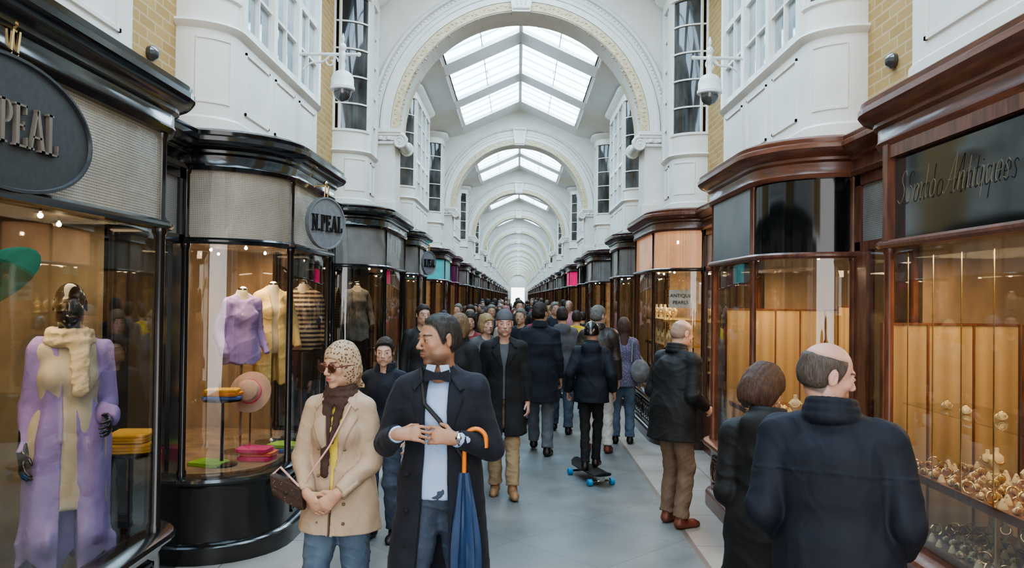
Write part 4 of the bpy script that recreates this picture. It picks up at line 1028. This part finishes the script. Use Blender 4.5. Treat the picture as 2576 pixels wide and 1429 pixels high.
wx,wy,wyaw=-.915,4.16,-8
e,S,sc=person(wx,wy,wyaw,1.70,dict(hyaw=-26,hpit=6,wA=(-.105,-.195,.975),wB=(.06,-.195,.985),hdA=(.6,-.15,-.6),hdB=(-.6,-.2,-.55),hnA=(.3,.9,.1),hnB=(-.2,.9,.1),epA=(-.5,.5,-.2),epB=(.5,.5,-.2),fA=(-.09,-.1,0),fB=(.09,.12,0),sw=.135,cA=.35,cB=.4),
  h=.0055,hh=.0038,skin=(.54,.31,.205),hairs=('scarfh','leopard'),fem=True,brow=(.05,.03,.02),lip=(.48,.14,.13),fat=.96,
  tops=[dict(m='yellow',i=.010,hem=.9,flare=0,name='shirt',h=.008,sleeve=False),
        dict(m='trench',i=.025,hem=.755,flare=.055,open_=(1.5,1.08,.058,.010,.0),lapel=(1.10,.02),cuff=.95,fold=.003,seed=21,drape=.003,ridge=.005,
          plates=[([[(.085,.985),(.150,1.040),(.158,1.022),(.093,.967)]],.007,True,True),([[(-.012,1.1),(.022,1.1),(.022,.75),(-.012,.75)]],.004,True,False),([[(0,1.30),(.2,1.27),(.2,1.262),(0,1.292)]],.004,False,True)],name='coat')],
  tr='jeansl',label='woman in beige trench coat, leopard headscarf and sunglasses, hands together')
C=S['hd'];R=S['HR']; T=lambda a,b_,c_:tuple((C+R@A(a,b_,c_))*sc)
for s in (-1,1):
    b=MB(); b.sphere((s*.034,-.099,.002),(.029,.006,.023),14,0,T); mk('sunglass_lens',b,'lens',e,True)
b=MB()
for s in (-1,1):
    b.tube([T(s*.034+.030*math.cos(t),-.100+.004*abs(math.cos(t)),.002+.024*math.sin(t)) for t in [2*pi*j/16 for j in range(16)]],.0026,6,closed=True)
    b.tube([T(s*.063,-.096,.008),T(s*.080,-.04,.008),T(s*.086,.01,.005)],.003,6)
b.tube([T(-.006,-.103,.010),T(.006,-.103,.010)],.003,6); mk('sunglass_frame',b,'redshoe',e,True)
sd=SD(.006)
for dz,r in ((.02,.078),(.05,.072),(.078,.062)):
    N=16; pts=[S['sh']+A(r*math.sin(t),.0+r*.9*math.cos(t)-.012,dz+.012*math.cos(t)) for t in [2*pi*j/N for j in range(N+1)]]
    for a,c in zip(pts[:-1],pts[1:]): sd.u(rc(a,c,.020,.020),.005)
sd.u(rc(S['sh']+A(-.042,-.093,.0),S['chest']+A(-.035,-.145,-.20),.028,.022,(YF,.45)),.015); sd.u(rc(S['sh']+A(.03,-.093,.0),S['chest']+A(.0,-.143,-.03),.024,.015,(YF,.45)),.015)
sd.noise(.002,.04,5); sd.ridge(.004,.05,8,1.5); V,Q=sd.run(); mesh_np('neck_scarf',V*sc,Q,'brownscarf',e)
for zz in (1.20,1.06,.92,.82):
    for xx in (-.065,.075):
        b=MB(); b.sphere(tuple(A(xx,-.146-.02*(1.2-zz),zz)*sc),(.009,.009,.009)); mk('coat_button',b,'brownt',e,True)
L=loc_T(wx,wy,wyaw,sc)
be=empty('handbag',(0,0,0),0,category='handbag',label='small brown patterned leather handbag with pink strap')
bx,by,bz=L((-.205,-.20,.985))
T2=lambda x,y,z:(bx+.9*(x*.93-.37*z*.4),by+y*.9,bz+.9*(z+x*-.45))
b=MB(); b.rings([[T2(max(-.095,min(.095,q*.13*math.cos(a))),yy,max(-.06,min(.06,q*.085*math.sin(a)))) for a in [2*pi*k/28 for k in range(28)]] for yy,q in ((-.036,.8),(-.03,.97),(0,1.04),(.03,.97),(.036,.8))]); mk('bag_body',b,'mono',be,True)
b=MB(); b.box(-.09,.09,-.042,-.034,.0,.058,T=T2); b.sphere(T2(0,-.045,.004),(.01,.006,.01)); mk('flap',b,'mono',be)
b=MB(); b.tube([T2(-.085,0,.055),T2(-.03,0,.12),T2(.08,0,.058)],.006,6); b.tube([T2(.09,0,.05)]+[L(p) for p in ((-.09,-.195,1.08),(-.0,-.165,1.22),(.065,-.14,1.36),(.09,-.06,1.455),(.09,.04,1.45))],.005,6); mk('strap',b,'pinkstrap',be,True)

person(-1.06,6.4,-12,1.60,dict(hyaw=14,hpit=4,sw=.15),h=.009,hh=.0055,skin=(.58,.36,.27),hairs=('short','hdark',1.6),tops=[dict(m='navyjkt',i=.032,hem=.85,collar=.02,seed=31,name='jacket',ridge=.004)],tr='jeans',label='boy with dark hair in navy zip jacket')
person(-.56,7.7,-30,1.77,dict(hyaw=-5),h=.010,hh=.006,skin=(.56,.35,.26),hairs=('bob','hlt'),fem=True,tops=[dict(m='blackcoat',i=.035,hem=.6,flare=.03,collar=.018,seed=32)],tr='jeans',label='woman with short light brown hair in black coat')
person(-.62,10.4,0,1.74,dict(),h=.012,hh=.008,hairs=('bob','hdark'),fem=True,tops=[dict(m='redc',i=.03,hem=.8,seed=33)],tr='jeans',label='woman with dark hair in dark red jacket')
person(-.38,9.6,20,1.73,dict(hyaw=15),h=.012,hh=.008,skin=(.58,.36,.27),hairs=('bob','hblond'),fem=True,tops=[dict(m='greyc',i=.03,hem=.7,seed=34)],tr='jeans',label='blonde woman in grey coat in the crowd')
person(-1.12,9.4,25,1.84,dict(),h=.012,hh=.009,hairs=('short','hdark'),tops=[dict(m='blackjkt',i=.03,hem=.8,seed=35)],tr='jeans',label='man with dark hair in black jacket near shop window')
e,S,sc=person(-.13,7.95,2,1.80,dict(hyaw=3,hpit=2,wA=(-.24,-.0,.87),wB=(.23,-.04,.87),fA=(-.07,-.02,0),fB=(.09,-.22,0)),h=.008,hh=.005,skin=(.57,.32,.24),hairs=('beanie','greyc'),must=(.5,.46,.42),
  tops=[dict(m='greyc',i=.012,hem=.9,name='sweater',h=.010,sleeve=False),dict(m='blackcoat',i=.036,hem=.57,flare=.05,open_=(1.5,1.22,.065,.008,.0),lapel=(1.2,.02),seed=41,fold=.003,ridge=.005)],tr='khaki',sh='tan',label='older man in grey beanie, black coat and khaki trousers')
person(.28,9.8,172,1.87,dict(hyaw=-25,fA=(-.1,.05,0),fB=(.09,-.28,0)),h=.009,hh=.008,hairs=('short','hdark',1.6),tops=[dict(m='navywool',i=.036,hem=.62,flare=.03,collar=.02,seed=42,wide=1.05,ridge=.005)],tr='greyjean',label='tall man in navy coat and grey jeans walking away')
person(.64,11.4,176,1.80,dict(fA=(-.1,.1,0),fB=(.1,-.2,0)),h=.010,hh=.009,hairs=('short','hdark',1.5),tops=[dict(m='greyc',i=.034,hem=.82,hood=True,seed=43,name='jacket')],tr='jeans',label='man in grey hooded jacket and jeans walking away')
person(1.02,10.0,170,1.84,dict(hyaw=-40,fA=(-.12,0,0),fB=(.12,0,0),wB=(.27,-.1,.92)),h=.009,hh=.007,skin=(.56,.35,.27),hairs=('short','hgrey',1.6),tops=[dict(m='leather',i=.042,hem=.80,collar=.018,seed=44,wide=1.12,name='jacket',fold=.004,ridge=.007)],tr='whitet',sh='redshoe',label='grey-haired man in dark leather jacket and white trousers')
person(1.42,10.65,175,1.68,dict(hyaw=20),h=.009,hh=.008,hairs=('long','hred'),fem=True,tops=[dict(m='patt',i=.028,hem=.80,flare=.03,seed=45,name='jacket')],tr='jeansl',label='auburn-haired woman in patterned purple top and blue jeans')
b=MB(); b.sphere((1.62,10.5,.98),(.13,.08,.16),16); ob=mk('shoulder_bag',b,'greyk',None,True,category='bag',label='grey slouchy shoulder bag'); 
b=MB(); b.tube([(1.51,10.5,1.1),(1.53,10.58,1.38),(1.55,10.66,1.42),(1.57,10.74,1.3),(1.68,10.55,1.1)],.010,6); mk('strap',b,'greyk',ob,True)
BX,BY=.80,8.55
e,S,sc=person(BX,BY,168,1.55,dict(fA=(-.05,-.10,0),fB=(.05,.13,0),wA=(-.27,-.03,.92),wB=(.28,.0,.92),hyaw=-10),h=.008,hh=.006,hairs=('helmet','helmet',.8),tops=[dict(m='navyjkt',i=.040,hem=.80,flare=.02,hood=True,collar=.02,seed=46,fold=.004,wide=1.05,name='jacket',ridge=.006)],tr='blackcoat',z=.118,slim=.012,label='child in black helmet and navy jacket riding a skateboard away')
se=empty('skateboard',(BX-.0,BY-.02,0),math.radians(18),category='skateboard',label='black skateboard with blue wheels under the child')
b=MB(); R=[]
for j in range(17):
    t=-1+2*j/16; w=.105*math.sqrt(max(1-abs(t)**5,.02)); z=.10+.05*max(0,abs(t)-.75)/.25
    R.append([(-w,t*.42,z+.006),(-w*.5,t*.42,z),(w*.5,t*.42,z),(w,t*.42,z+.006),(w,t*.42,z+.016),(w*.5,t*.42,z+.012),(-w*.5,t*.42,z+.012),(-w,t*.42,z+.016)])
b.rings(R); mk('deck',b,'deck',se,True)
for yy in (-.27,.27):
    b=MB(); b.tube([(-.1,yy,.045),(.1,yy,.045)],.012,8); b.box(-.03,.03,yy-.03,yy+.03,.05,.10); mk('truck',b,'chrome',se,True)
    for sg in (-1,1):
        b=MB(); b.tube([(sg*.10,yy,.036),(sg*.105,yy,.036),(sg*.145,yy,.036),(sg*.15,yy,.036)],[.028,.036,.036,.028],16); mk('wheel',b,'wheel',se,True)
HC['hpale']=(.34,.23,.17); M['hpale']=mat('hair_cropped_pale',(.34,.23,.17),.7,col2=(.28,.18,.13),ns=30)
person(1.34,6.85,125,1.77,dict(lean=(.0,-.06),hyaw=-10,hpit=20,ho=(0,-.05,.188),wA=(-.17,-.22,1.0),wB=(.19,-.2,1.0),fA=(-.1,.0,0),fB=(.1,-.05,0),sw=.175),h=.007,hh=.005,skin=(.58,.33,.24),hairs=('fringe','hpale',.6),
  tops=[dict(m='blackjkt',i=.040,hem=.74,flare=.035,collar=.022,seed=47,fold=.003,wide=1.12,name='jacket',ridge=.006)],tr='brownt',sh='redshoe',label='bald man in black jacket and brown trousers looking into window')
person(1.16,3.60,150,1.65,dict(lean=(.04,-.07),hyaw=-34,hpit=34,ho=(.04,-.06,.185),wA=(-.17,-.15,1.0),wB=(.15,-.2,1.0),sw=.155),h=.007,hh=.005,hairs=('bob','hred',1.15),fem=True,
  tops=[dict(m='blackjkt',i=.042,hem=.5,flare=.06,hood=True,collar=.024,seed=48,fold=.003,wide=1.12,ridge=.006)],tr='blackcoat',label='woman with auburn hair in black hooded coat at window')
e,S,sc=person(1.20,2.97,152,1.79,dict(lean=(.03,-.04),hyaw=-58,hpit=14,hrol=-6,ho=(.02,-.035,.195),wA=(-.20,-.17,.98),wB=(.20,-.14,.98),sw=.185),h=.0058,hh=.004,skin=(.57,.32,.25),hairs=('fringe','hfringe'),
  tops=[dict(m='navyjkt',i=.042,hem=.62,flare=.05,collar=.030,seed=49,fold=.003,wide=1.12,name='jacket',ridge=.005,plates=[([[(0,1.305),(.3,1.29),(.3,1.282),(0,1.297)]],.003,False,True)])],tr='blackcoat',label='balding man in navy waterproof jacket leaning to the window')

def tmplp(i,**k):
    e,S,sc=person(0,0,0,1.75,h=.015,hh=.010,**k); return e
specs=[dict(tops=[dict(m='blackcoat',i=.034,hem=.6)],hairs=('short','hdark',1.5),tr='jeans',label='person in black coat in the distant crowd'),
 dict(tops=[dict(m='navyjkt',i=.036,hem=.8)],hairs=('short','hgrey',1.5),tr='greyjean',label='grey-haired person in navy jacket in the crowd'),
 dict(tops=[dict(m='beige2',i=.034,hem=.7)],hairs=('bob','hblond'),fem=True,tr='jeansl',label='blonde person in beige coat in the crowd'),
 dict(tops=[dict(m='redc',i=.034,hem=.8)],hairs=('bob','hbrown'),fem=True,tr='blackcoat',label='brown-haired person in dark red jacket in the crowd'),
 dict(tops=[dict(m='greyc',i=.036,hem=.8)],hairs=('bob','hdark'),fem=True,tr='jeans',label='dark-haired person in grey jacket in the crowd'),
 dict(tops=[dict(m='yellowc',i=.04,hem=.8)],hairs=('short','hdark',1.5),tr='blackcoat',label='person in yellow jacket in the crowd'),
 dict(tops=[dict(m='whitec',i=.034,hem=.8)],hairs=('long','hlt'),fem=True,tr='jeans',label='long-haired person in white jacket in the crowd'),
 dict(tops=[dict(m='pinkc',i=.03,hem=.8)],hairs=('fringe','hpale'),tr='greyjean',label='bald person in pink top in the crowd')]
spots=[(.98,13.2,5,1.72),(-.75,12.6,0,1.80),(.05,12.2,1,1.76),(-.2,13.6,2,1.70),(.35,14.4,3,1.72),(-1.2,12.9,4,1.70),(-.5,15.0,1,1.78),(1.35,14.2,0,1.76)]
rr=random.Random(5)
yy=15.6
while yy<62:
    lanes=[-1.25,-.62,0,.62,1.25]; rr.shuffle(lanes)
    for ln in lanes[:(3 if yy<34 else 2)]:
        c=(ln+rr.uniform(-.12,.12),yy+rr.uniform(-.2,.2),rr.choice([0,0,1,2,3,4,4,1,6,7,0,1]),rr.uniform(1.60,1.88))
        if all(math.hypot(c[0]-q[0],c[1]-q[1])>.66 for q in spots[-8:]): spots.append(c)
    yy+=.88
TP={}
for (x,y,i,hgt) in spots:
    yaw=rr.choice([0,180,10,170,-15,190,20,-20])
    if i not in TP:
        TP[i]=tmplp(i,**specs[i],group='people in the distant crowd'); o=TP[i]; o.location=(x,y,0)
    else: o=copyo(TP[i],(x,y,0))
    o.rotation_euler=(0,0,math.radians(yaw)); s_=hgt/1.75; o.scale=(s_,s_,s_)

# ------------------------------------------------------------------ window contents : knitwear
e,S,sc=person(-2.33,4.12,34,1.80,dict(wA=(-.19,-.05,.90),wB=(.16,-.20,1.06),epA=(-.1,1,-.2),epB=(.1,1,-.2),hyaw=-5,sw=.130),h=.007,hh=.006,z=.2,name='mannequin',cat='mannequin',bodymat='mannblack',hairs=None,fem=True,
  tops=[dict(m='cream2',i=.012,hem=.62,name='dress',sleeve=False,h=.01,drape=.003),dict(m='lilac',i=.016,hem=.33,flare=.05,open_=(1.5,1.2,.055,.045,.0),cuff=1.0,seed=51,fold=.002,drape=.014,ridge=.004,wav=.05,name='cardigan')],tr=None,sh=None,label='glossy black mannequin in lilac cardigan and cream scarf')
sd=SD(.007)
for dz,r in ((.02,.088),(.055,.080)):
    N=14; pts=[S['sh']+A(r*math.sin(t),r*.85*math.cos(t)-.01,dz) for t in [2*pi*j/N for j in range(N+1)]]
    for a,c in zip(pts[:-1],pts[1:]): sd.u(rc(a,c,.028,.028),.010)
sd.u(rc(S['sh']+A(.04,-.10,.0),S['chest']+A(.04,-.15,-.06),.045,.035,(YF,.5)),.03)
sd.noise(.003,.05,3); sd.ridge(.007,.07,4,1.4); V,Q=sd.run(); mesh_np('neck_scarf',V*sc,Q,'creamk',e)
b=MB(); T=lambda x,y,z:(-2.10+.75*x+.1*y-.55*z,3.10+y*.9,2.0+.65*x+.75*z-.1*y)
b.lathe([(.001,.05),(.07,.05),(.12,.035),(.145,.0),(.13,-.02),(.09,-.03)],(0,0,0),24,1,T); b.lathe([(.13,-.005),(.19,-.03),(.2,-.035),(.19,-.04),(.12,-.03)],(0.02,0,0),24,0,T)
b.tube([(-2.10,3.10,1.98),(-2.10,3.10,.2)],.008,6,2)
mk('cap_on_stand',b,['green','creamk','chrome'],None,True,category='hat',label='green and cream cap displayed on slim stand')
def dress_form(x,y,yaw,hgt,m,name,label,z=.6,hem=.9,sleeve=True,**k):
    sc=hgt/1.75
    S=skel(dict(wA=(-.23,-.10,.92),wB=(.23,-.06,.92),sw=.135)); e=empty('dress_form',(x,y,z),math.radians(yaw),category='dress form',label=label); e['_s']=sc
    sd=SD(.012); torso(sd,S,0,True); sd.u(rc(S['sh'],S['sh']+A(0,0,.07),.05,.045),.03); sd.cut(lambda X,Y,Z:(.86-Z)+0*X+0*Y); V,Q=sd.run(); mesh_np('bust',V*sc,Q,'cream2',e)
    top(S,m,e,.008,i=.013,hem=hem,flare=.01,fem=True,name=name,sleeve=sleeve,cuff=1.0,seed=int(abs(x*100)),fold=.003,drape=.005,ridge=.006,wav=.015,**k); del e['_s']
    b=MB(); b.tube([(0,0,.02),(0,0,.9*sc)],.012,8); b.lathe([(.14,0),(.14,.012),(.03,.02),(.012,.04)],(0,0,0),20); b.sphere((0,0,1.53*sc),(.04,.04,.025)); mk('stand',b,'chrome',e,True)
dress_form(-2.34,6.74,50,1.58,'lilac','sweater','headless dress form wearing lilac sweater on stand',hem=.84)
dress_form(-2.22,7.2,30,1.64,'yelk','cardigan','dress form in long cream knitted cardigan',hem=.58,open_=(1.5,1.2,.05,.04,.0))
dress_form(-2.06,7.63,10,1.66,'stripe','striped_sweater','dress form in brown striped knit',hem=.85)
dress_form(-2.35,11.6,20,1.7,'greyk','sweater','dress form in chunky grey knitwear',z=.6,hem=.7)
def table(x,y,z0,z,r,label):
    b=MB(); b.lathe([(.12,0),(.12,.01),(.015,.03),(.012,z-z0-.03),(.03,z-z0-.02),(r,z-z0-.015),(r,z-z0),(.01,z-z0)],(x,y,z0),24); mk('display_table',b,'black',None,True,category='table',label=label)
def folded(x,y,z,w,d,h,m,label,rot=0,group=None):
    b=MB(); c,s=math.cos(rot),math.sin(rot)
    T=lambda X,Y,Z:(X*c-Y*s,X*s+Y*c,Z)
    R=[]; ph=rnd.uniform(0,6)
    for q,zz in ((.2,0),(.93,0),(1,.12),(1,.28),(.965,.33),(1,.38),(1,.6),(.965,.66),(1,.72),(.99,.88),(.92,1),(.2,1.03)):
        ring=[]
        for k in range(36):
            a=2*pi*k/36; ca,sa=math.cos(a),math.sin(a); ex=.28
            wv=1+.03*math.sin(3*a+ph)+.02*math.sin(7*a+ph*2)
            ring.append(T(w/2*q*wv*math.copysign(abs(ca)**ex,ca),d/2*q*wv*math.copysign(abs(sa)**ex,sa),h*zz))
        R.append(ring)
    b.rings(R); pr=dict(category='folded sweater',label=label)
    if group: pr['group']=group
    mk('folded_sweater',b,m,None,True,(x,y,z),**pr)
table(-2.15,4.44,.2,1.06,.16,'small black round pedestal table in display window')
folded(-2.15,4.44,1.06,.22,.25,.055,'mustard','folded yellow sweater on round table',.3); folded(-2.15,4.44,1.117,.21,.24,.05,'mustard','folded yellow sweater on top of stack',.15)
table(-2.3,6.22,.6,1.12,.15,'small black round table holding folded knitwear')
folded(-2.3,6.22,1.12,.28,.20,.025,'bluek','folded blue sweater on round table',.2);folded(-2.3,6.22,1.146,.27,.19,.025,'orange','folded orange and purple sweater',.05);folded(-2.3,6.22,1.172,.25,.18,.025,'mustard','folded yellow sweater on top',.15)
for x,y,z,m,l in ((-2.1,6.45,.601,'pinkk','folded bright pink sweater on window floor'),(-2.09,6.47,.635,'stripe2','folded orange and pink striped sweater'),(-2.12,6.44,.67,'pinkk','folded pink sweater on top'),(-2.40,6.22,.601,'lime','folded lime green sweater'),(-1.98,6.8,.601,'bluek','folded navy blue sweater'),(-1.97,6.82,.635,'lime','folded lime sweater on navy one'),(-1.98,7.2,.601,'cream2','folded white shirt on window floor'),(-1.98,7.2,.635,'greyc','folded grey sweater on white shirt')):
    folded(x,y,z,.27,.2,.033,m,l,rnd.uniform(-.35,.35))
b=MB(); T=lambda x,y,z:(-2.18+x,6.50-z*.9+y*.3,1.14+y*.95+z*.3)
b.lathe([(.001,.11),(.05,.11),(.085,.09),(.095,.03),(.1,.01),(.17,0),(.172,-.006),(.09,.0),(.001,.0)],(0,0,0),28,0,T); b.lathe([(.099,.012),(.1,.035),(.097,.036)],(0,0,0),28,1,T)
b.tube([(-2.18,6.51,1.12),(-2.18,6.51,.61)],.008,6,2); b.lathe([(.08,0),(.08,.01),(.01,.02)],(-2.18,6.51,.6),16,2)
mk('straw_hat',b,['straw','pinkk','chrome'],None,True,category='hat',label='pale straw sun hat on slim stand in window')

# ------------------------------------------------------------------ window contents : jewellery
def shelf(x0,x1,y0,y1,z,parent,m='mahog',leg=0):
    b=MB(); b.box(x0,x1,y0,y1,z-.03,z); b.box(x0-.008,x0+.004,y0,y1,z-.035,z+.008)
    for xx in (x0+.03,x1-.03):
        for yy in (y0+.03,(y0+y1)/2,y1-.03): b.box(xx-.008,xx+.008,yy-.008,yy+.008,leg,z-.03,1)
    mk('display_shelf',b,[m,'gold'],parent,False)
shelf(2.20,2.75,2.8,4.62,1.0,SH['R',0],leg=.2); shelf(2.20,2.75,2.8,4.6,.66,SH['R',0],leg=.2)
def tmpl_items():
    out=[]
    b=MB(); b.tube([(.035*math.cos(t),0,.041+.035*math.sin(t)) for t in [2*pi*j/20 for j in range(20)]],.006,8,closed=True); out.append(('gold_bracelet',b,['gold'],'bracelet','gold bangle standing upright on display shelf'))
    b=MB(); b.lathe([(.028,0),(.026,.01),(.012,.045),(.006,.055)],(0,0,0),14,1); b.tube([(.011*math.cos(t),.011*math.sin(t),.04) for t in [2*pi*j/14 for j in range(14)]],.003,6,0,closed=True); b.sphere((0,-.013,.042),.005,8,0); out.append(('ring_on_cone',b,['gold','cream'],'ring','gold ring on a small cream cone'))
    b=MB(); b.sphere((0,0,.022),(.035,.02,.022),14,1); b.tube([(.022*math.cos(t),-.02,.03+.022*math.sin(t)) for t in [2*pi*j/16 for j in range(16)]],.0035,6,0,closed=True); b.lathe([(.016,0),(.016,.006),(.001,.007)],(0,0,0),16,0,T=lambda x,y,z:(x,-.022-z,.028+y)); out.append(('watch_on_cushion',b,['gold','cream'],'watch','gold antique watch on cream cushion'))
    b=MB(); b.lathe([(.04,0),(.04,.008),(.02,.012),(.018,.04),(.05,.07),(.055,.1),(.035,.125),(.016,.14),(.015,.17),(.001,.172)],(0,0,0),16,1,T=lambda x,y,z:(x,y*.55,z)); b.tube([(.035*math.sin(t),-.028-.004*math.cos(t),.11-.035*math.cos(t)) for t in [-2+4*j/14 for j in range(15)]],.004,6,0); out.append(('necklace_bust',b,['gold','cream'],'necklace display','gold necklace on small cream velvet bust'))
    b=MB(); b.tube([(.030*math.cos(t),0,.034+.03*math.sin(t)) for t in [2*pi*j/18 for j in range(18)]],.004,6,closed=True)
    for j in range(9): b.sphere((.030*math.cos(j*.7),0,.034+.03*math.sin(j*.7)),.006,6)
    out.append(('silver_bracelet',b,['silver'],'bracelet','silver beaded bracelet standing on display shelf'))
    return out
TI=[]
for n_,b,m_,c_,l_ in tmpl_items(): TI.append([n_,b,m_,c_,l_,None])
def item(i,x,y,z,s=1,rot=0):
    t=TI[i]
    if t[5] is None: t[5]=mk(t[0],t[1],t[2],None,True,(x,y,z),category=t[3],label=t[4],group='gold jewellery in shop windows'); o=t[5]
    else: o=copyo(t[5],(x,y,z))
    o.rotation_euler=(0,0,rot); o.scale=(s,s,s)
r2=random.Random(3)
for zz,y1 in ((1.0,4.60),(.66,4.56)):
    yy=3.05
    while yy<y1:
        for xx in (2.24,2.315,2.39,2.465,2.545,2.64):
            item(r2.choice([0,1,1,2,2,4,2]) if xx<2.6 else r2.choice([1,3]),xx+r2.uniform(-.008,.008),yy+r2.uniform(-.008,.008),zz,r2.uniform(.65,.88),r2.uniform(-.9,.2))
        yy+=.090
def panel(x,y,z,w,hgt,rot,label,parent,m='creaml',tilt=0):
    b=MB(); b.box(-w/2,w/2,0,.02,0,hgt); b.box(-w/2-.006,-w/2,-.01,.03,0,hgt,1); b.box(w/2,w/2+.006,-.01,.03,0,hgt,1); b.box(-w/2,w/2,-.01,.03,hgt-.012,hgt,1)
    b.box(-w/2,w/2,-.06,.08,-.0,.015,1)
    o=mk('display_panel',b,[m,'mahog'],parent,False,(x,y,z),label=label); o.rotation_euler=(0,0,rot)
for j in range(6): panel(2.95,2.95+.31*j,.2,.298,1.62,-pi/2,'tall golden velvet backing panel',SH['R',0])
for j in range(3): panel(2.30+.27*j,4.74,.2,.258,1.62,0,'golden velvet backing panel facing the glass',SH['R',0])
for j in range(6):
    b=MB(); b.tube([(2.20,3.15+.27*j,1.0),(2.20,3.15+.27*j,2.22)],.004,6); mk('brass_rod',b,'gold',SH['R',0],True)
b=MB(); b.box(2.22,2.6,3.0,4.6,1.36,1.366); mk('glass_shelf',b,'glass',SH['R',0])
for yy in [3.15+.2*k for k in range(7)]: item(r2.choice([1,2,4]),2.3+r2.uniform(0,.2),yy,1.366,.85,r2.uniform(-.9,.2))
for j in range(5): panel(2.08+.23*j,7.5,.6,.218,1.26,0,'golden lit jewellery backing panel',SH['R',1])
for j in range(4): panel(2.95,6.25+.31*j,.6,.298,1.3,-pi/2,'golden lit jewellery backing panel',SH['R',1])
shelf(1.98,2.5,6.35,7.4,1.0,SH['R',1],leg=.6)
for yy in [6.4+.13*k for k in range(7)]:
    for xx in (2.03,2.15,2.28): item(r2.choice([0,1,2,3,4]),xx,yy,1.0,r2.uniform(.8,1.0),r2.uniform(-1.2,0))
for zz in (.95,1.3,1.65):
    shelf(2.0,2.6,10.9,12.4,zz,SH['R',2],'gold',leg=.6)
    for k in range(8): item(r2.choice([0,3,3]),2.08+.1*(k%2),10.96+.16*k,zz,1.2,-1)
def bulb(x,y,z,r=.014):
    b=MB(); b.sphere((0,0,0),r,8); b.tube([(0,0,r*.8),(0,0,r*.8+.03)],r*.5,6,1)
    return mk('spot_lamp',b,['bulb','chrome'],None,True,(x,y,z),category='lamp',label='small warm halogen lamp in shop window ceiling',group='halogen window lamps')
bt=None
for (x,y,z) in [(2.05,10.75,2.31),(2.2,11.2,2.31),(2.05,11.6,2.31),(2.2,12.0,2.31),(2.1,12.4,2.31),(2.05,14.6,2.31),(2.1,15.2,2.31),(2.05,15.7,2.31),(2.05,20.0,2.31),(2.05,21.,2.31),(-2.05,14.8,2.31),(-2.05,15.6,2.31),(-2.05,20.2,2.31),(-2.05,21.2,2.31),(-2.3,3.8,2.31),(-2.5,4.3,2.31),(-2.8,3.9,2.31),(-2.2,6.4,2.31),(-2.3,7.2,2.31),(-2.6,6.7,2.31),(-2.8,7.4,2.31),(2.4,4.1,2.31),(2.2,6.6,2.31),(2.2,7.3,2.31),(2.6,6.9,2.31),(-2.1,11.2,2.31),(-2.1,12.2,2.31)]:
    if bt is None: bt=bulb(x,y,z)
    else: copyo(bt,(x,y,z))

# ------------------------------------------------------------------ lights
def area(x,y,z,sx,sy,p,col=(1,1,1),rot=(0,0,0)):
    l=bpy.data.lights.new('area','AREA'); l.shape='RECTANGLE'; l.size=sx; l.size_y=sy; l.energy=p; l.color=col
    o=bpy.data.objects.new('area_light',l); o.location=(x,y,z); o.rotation_euler=rot; COL.objects.link(o)
W=(1,.75,.48)
area(-2.45,3.4,2.33,.4,2.2,18,W); area(-2.35,6.9,2.33,.4,1.5,18,W); area(2.5,3.6,2.20,.5,2.0,24,W); area(2.3,6.9,2.2,.4,1.4,20,W)
area(2.3,11.6,2.33,.4,2.0,22,W); area(-2.3,11.8,2.33,.4,2.0,7,W); area(2.3,15.1,2.33,.4,1.5,10,W); area(-2.3,15.1,2.33,.4,1.5,8,W); area(-2.3,20.6,2.33,.4,1.5,9,W); area(2.3,20.6,2.33,.4,1.5,9,W)
w=bpy.data.worlds.new('world'); SC.world=w; w.use_nodes=True; nt=w.node_tree
bg=nt.nodes['Background']; bg.inputs[0].default_value=(.98,.975,.97,1); bg.inputs[1].default_value=2.0
SC.view_settings.view_transform='AgX'
try: SC.view_settings.look='AgX - Medium High Contrast'
except Exception: pass
SC.view_settings.exposure=.82
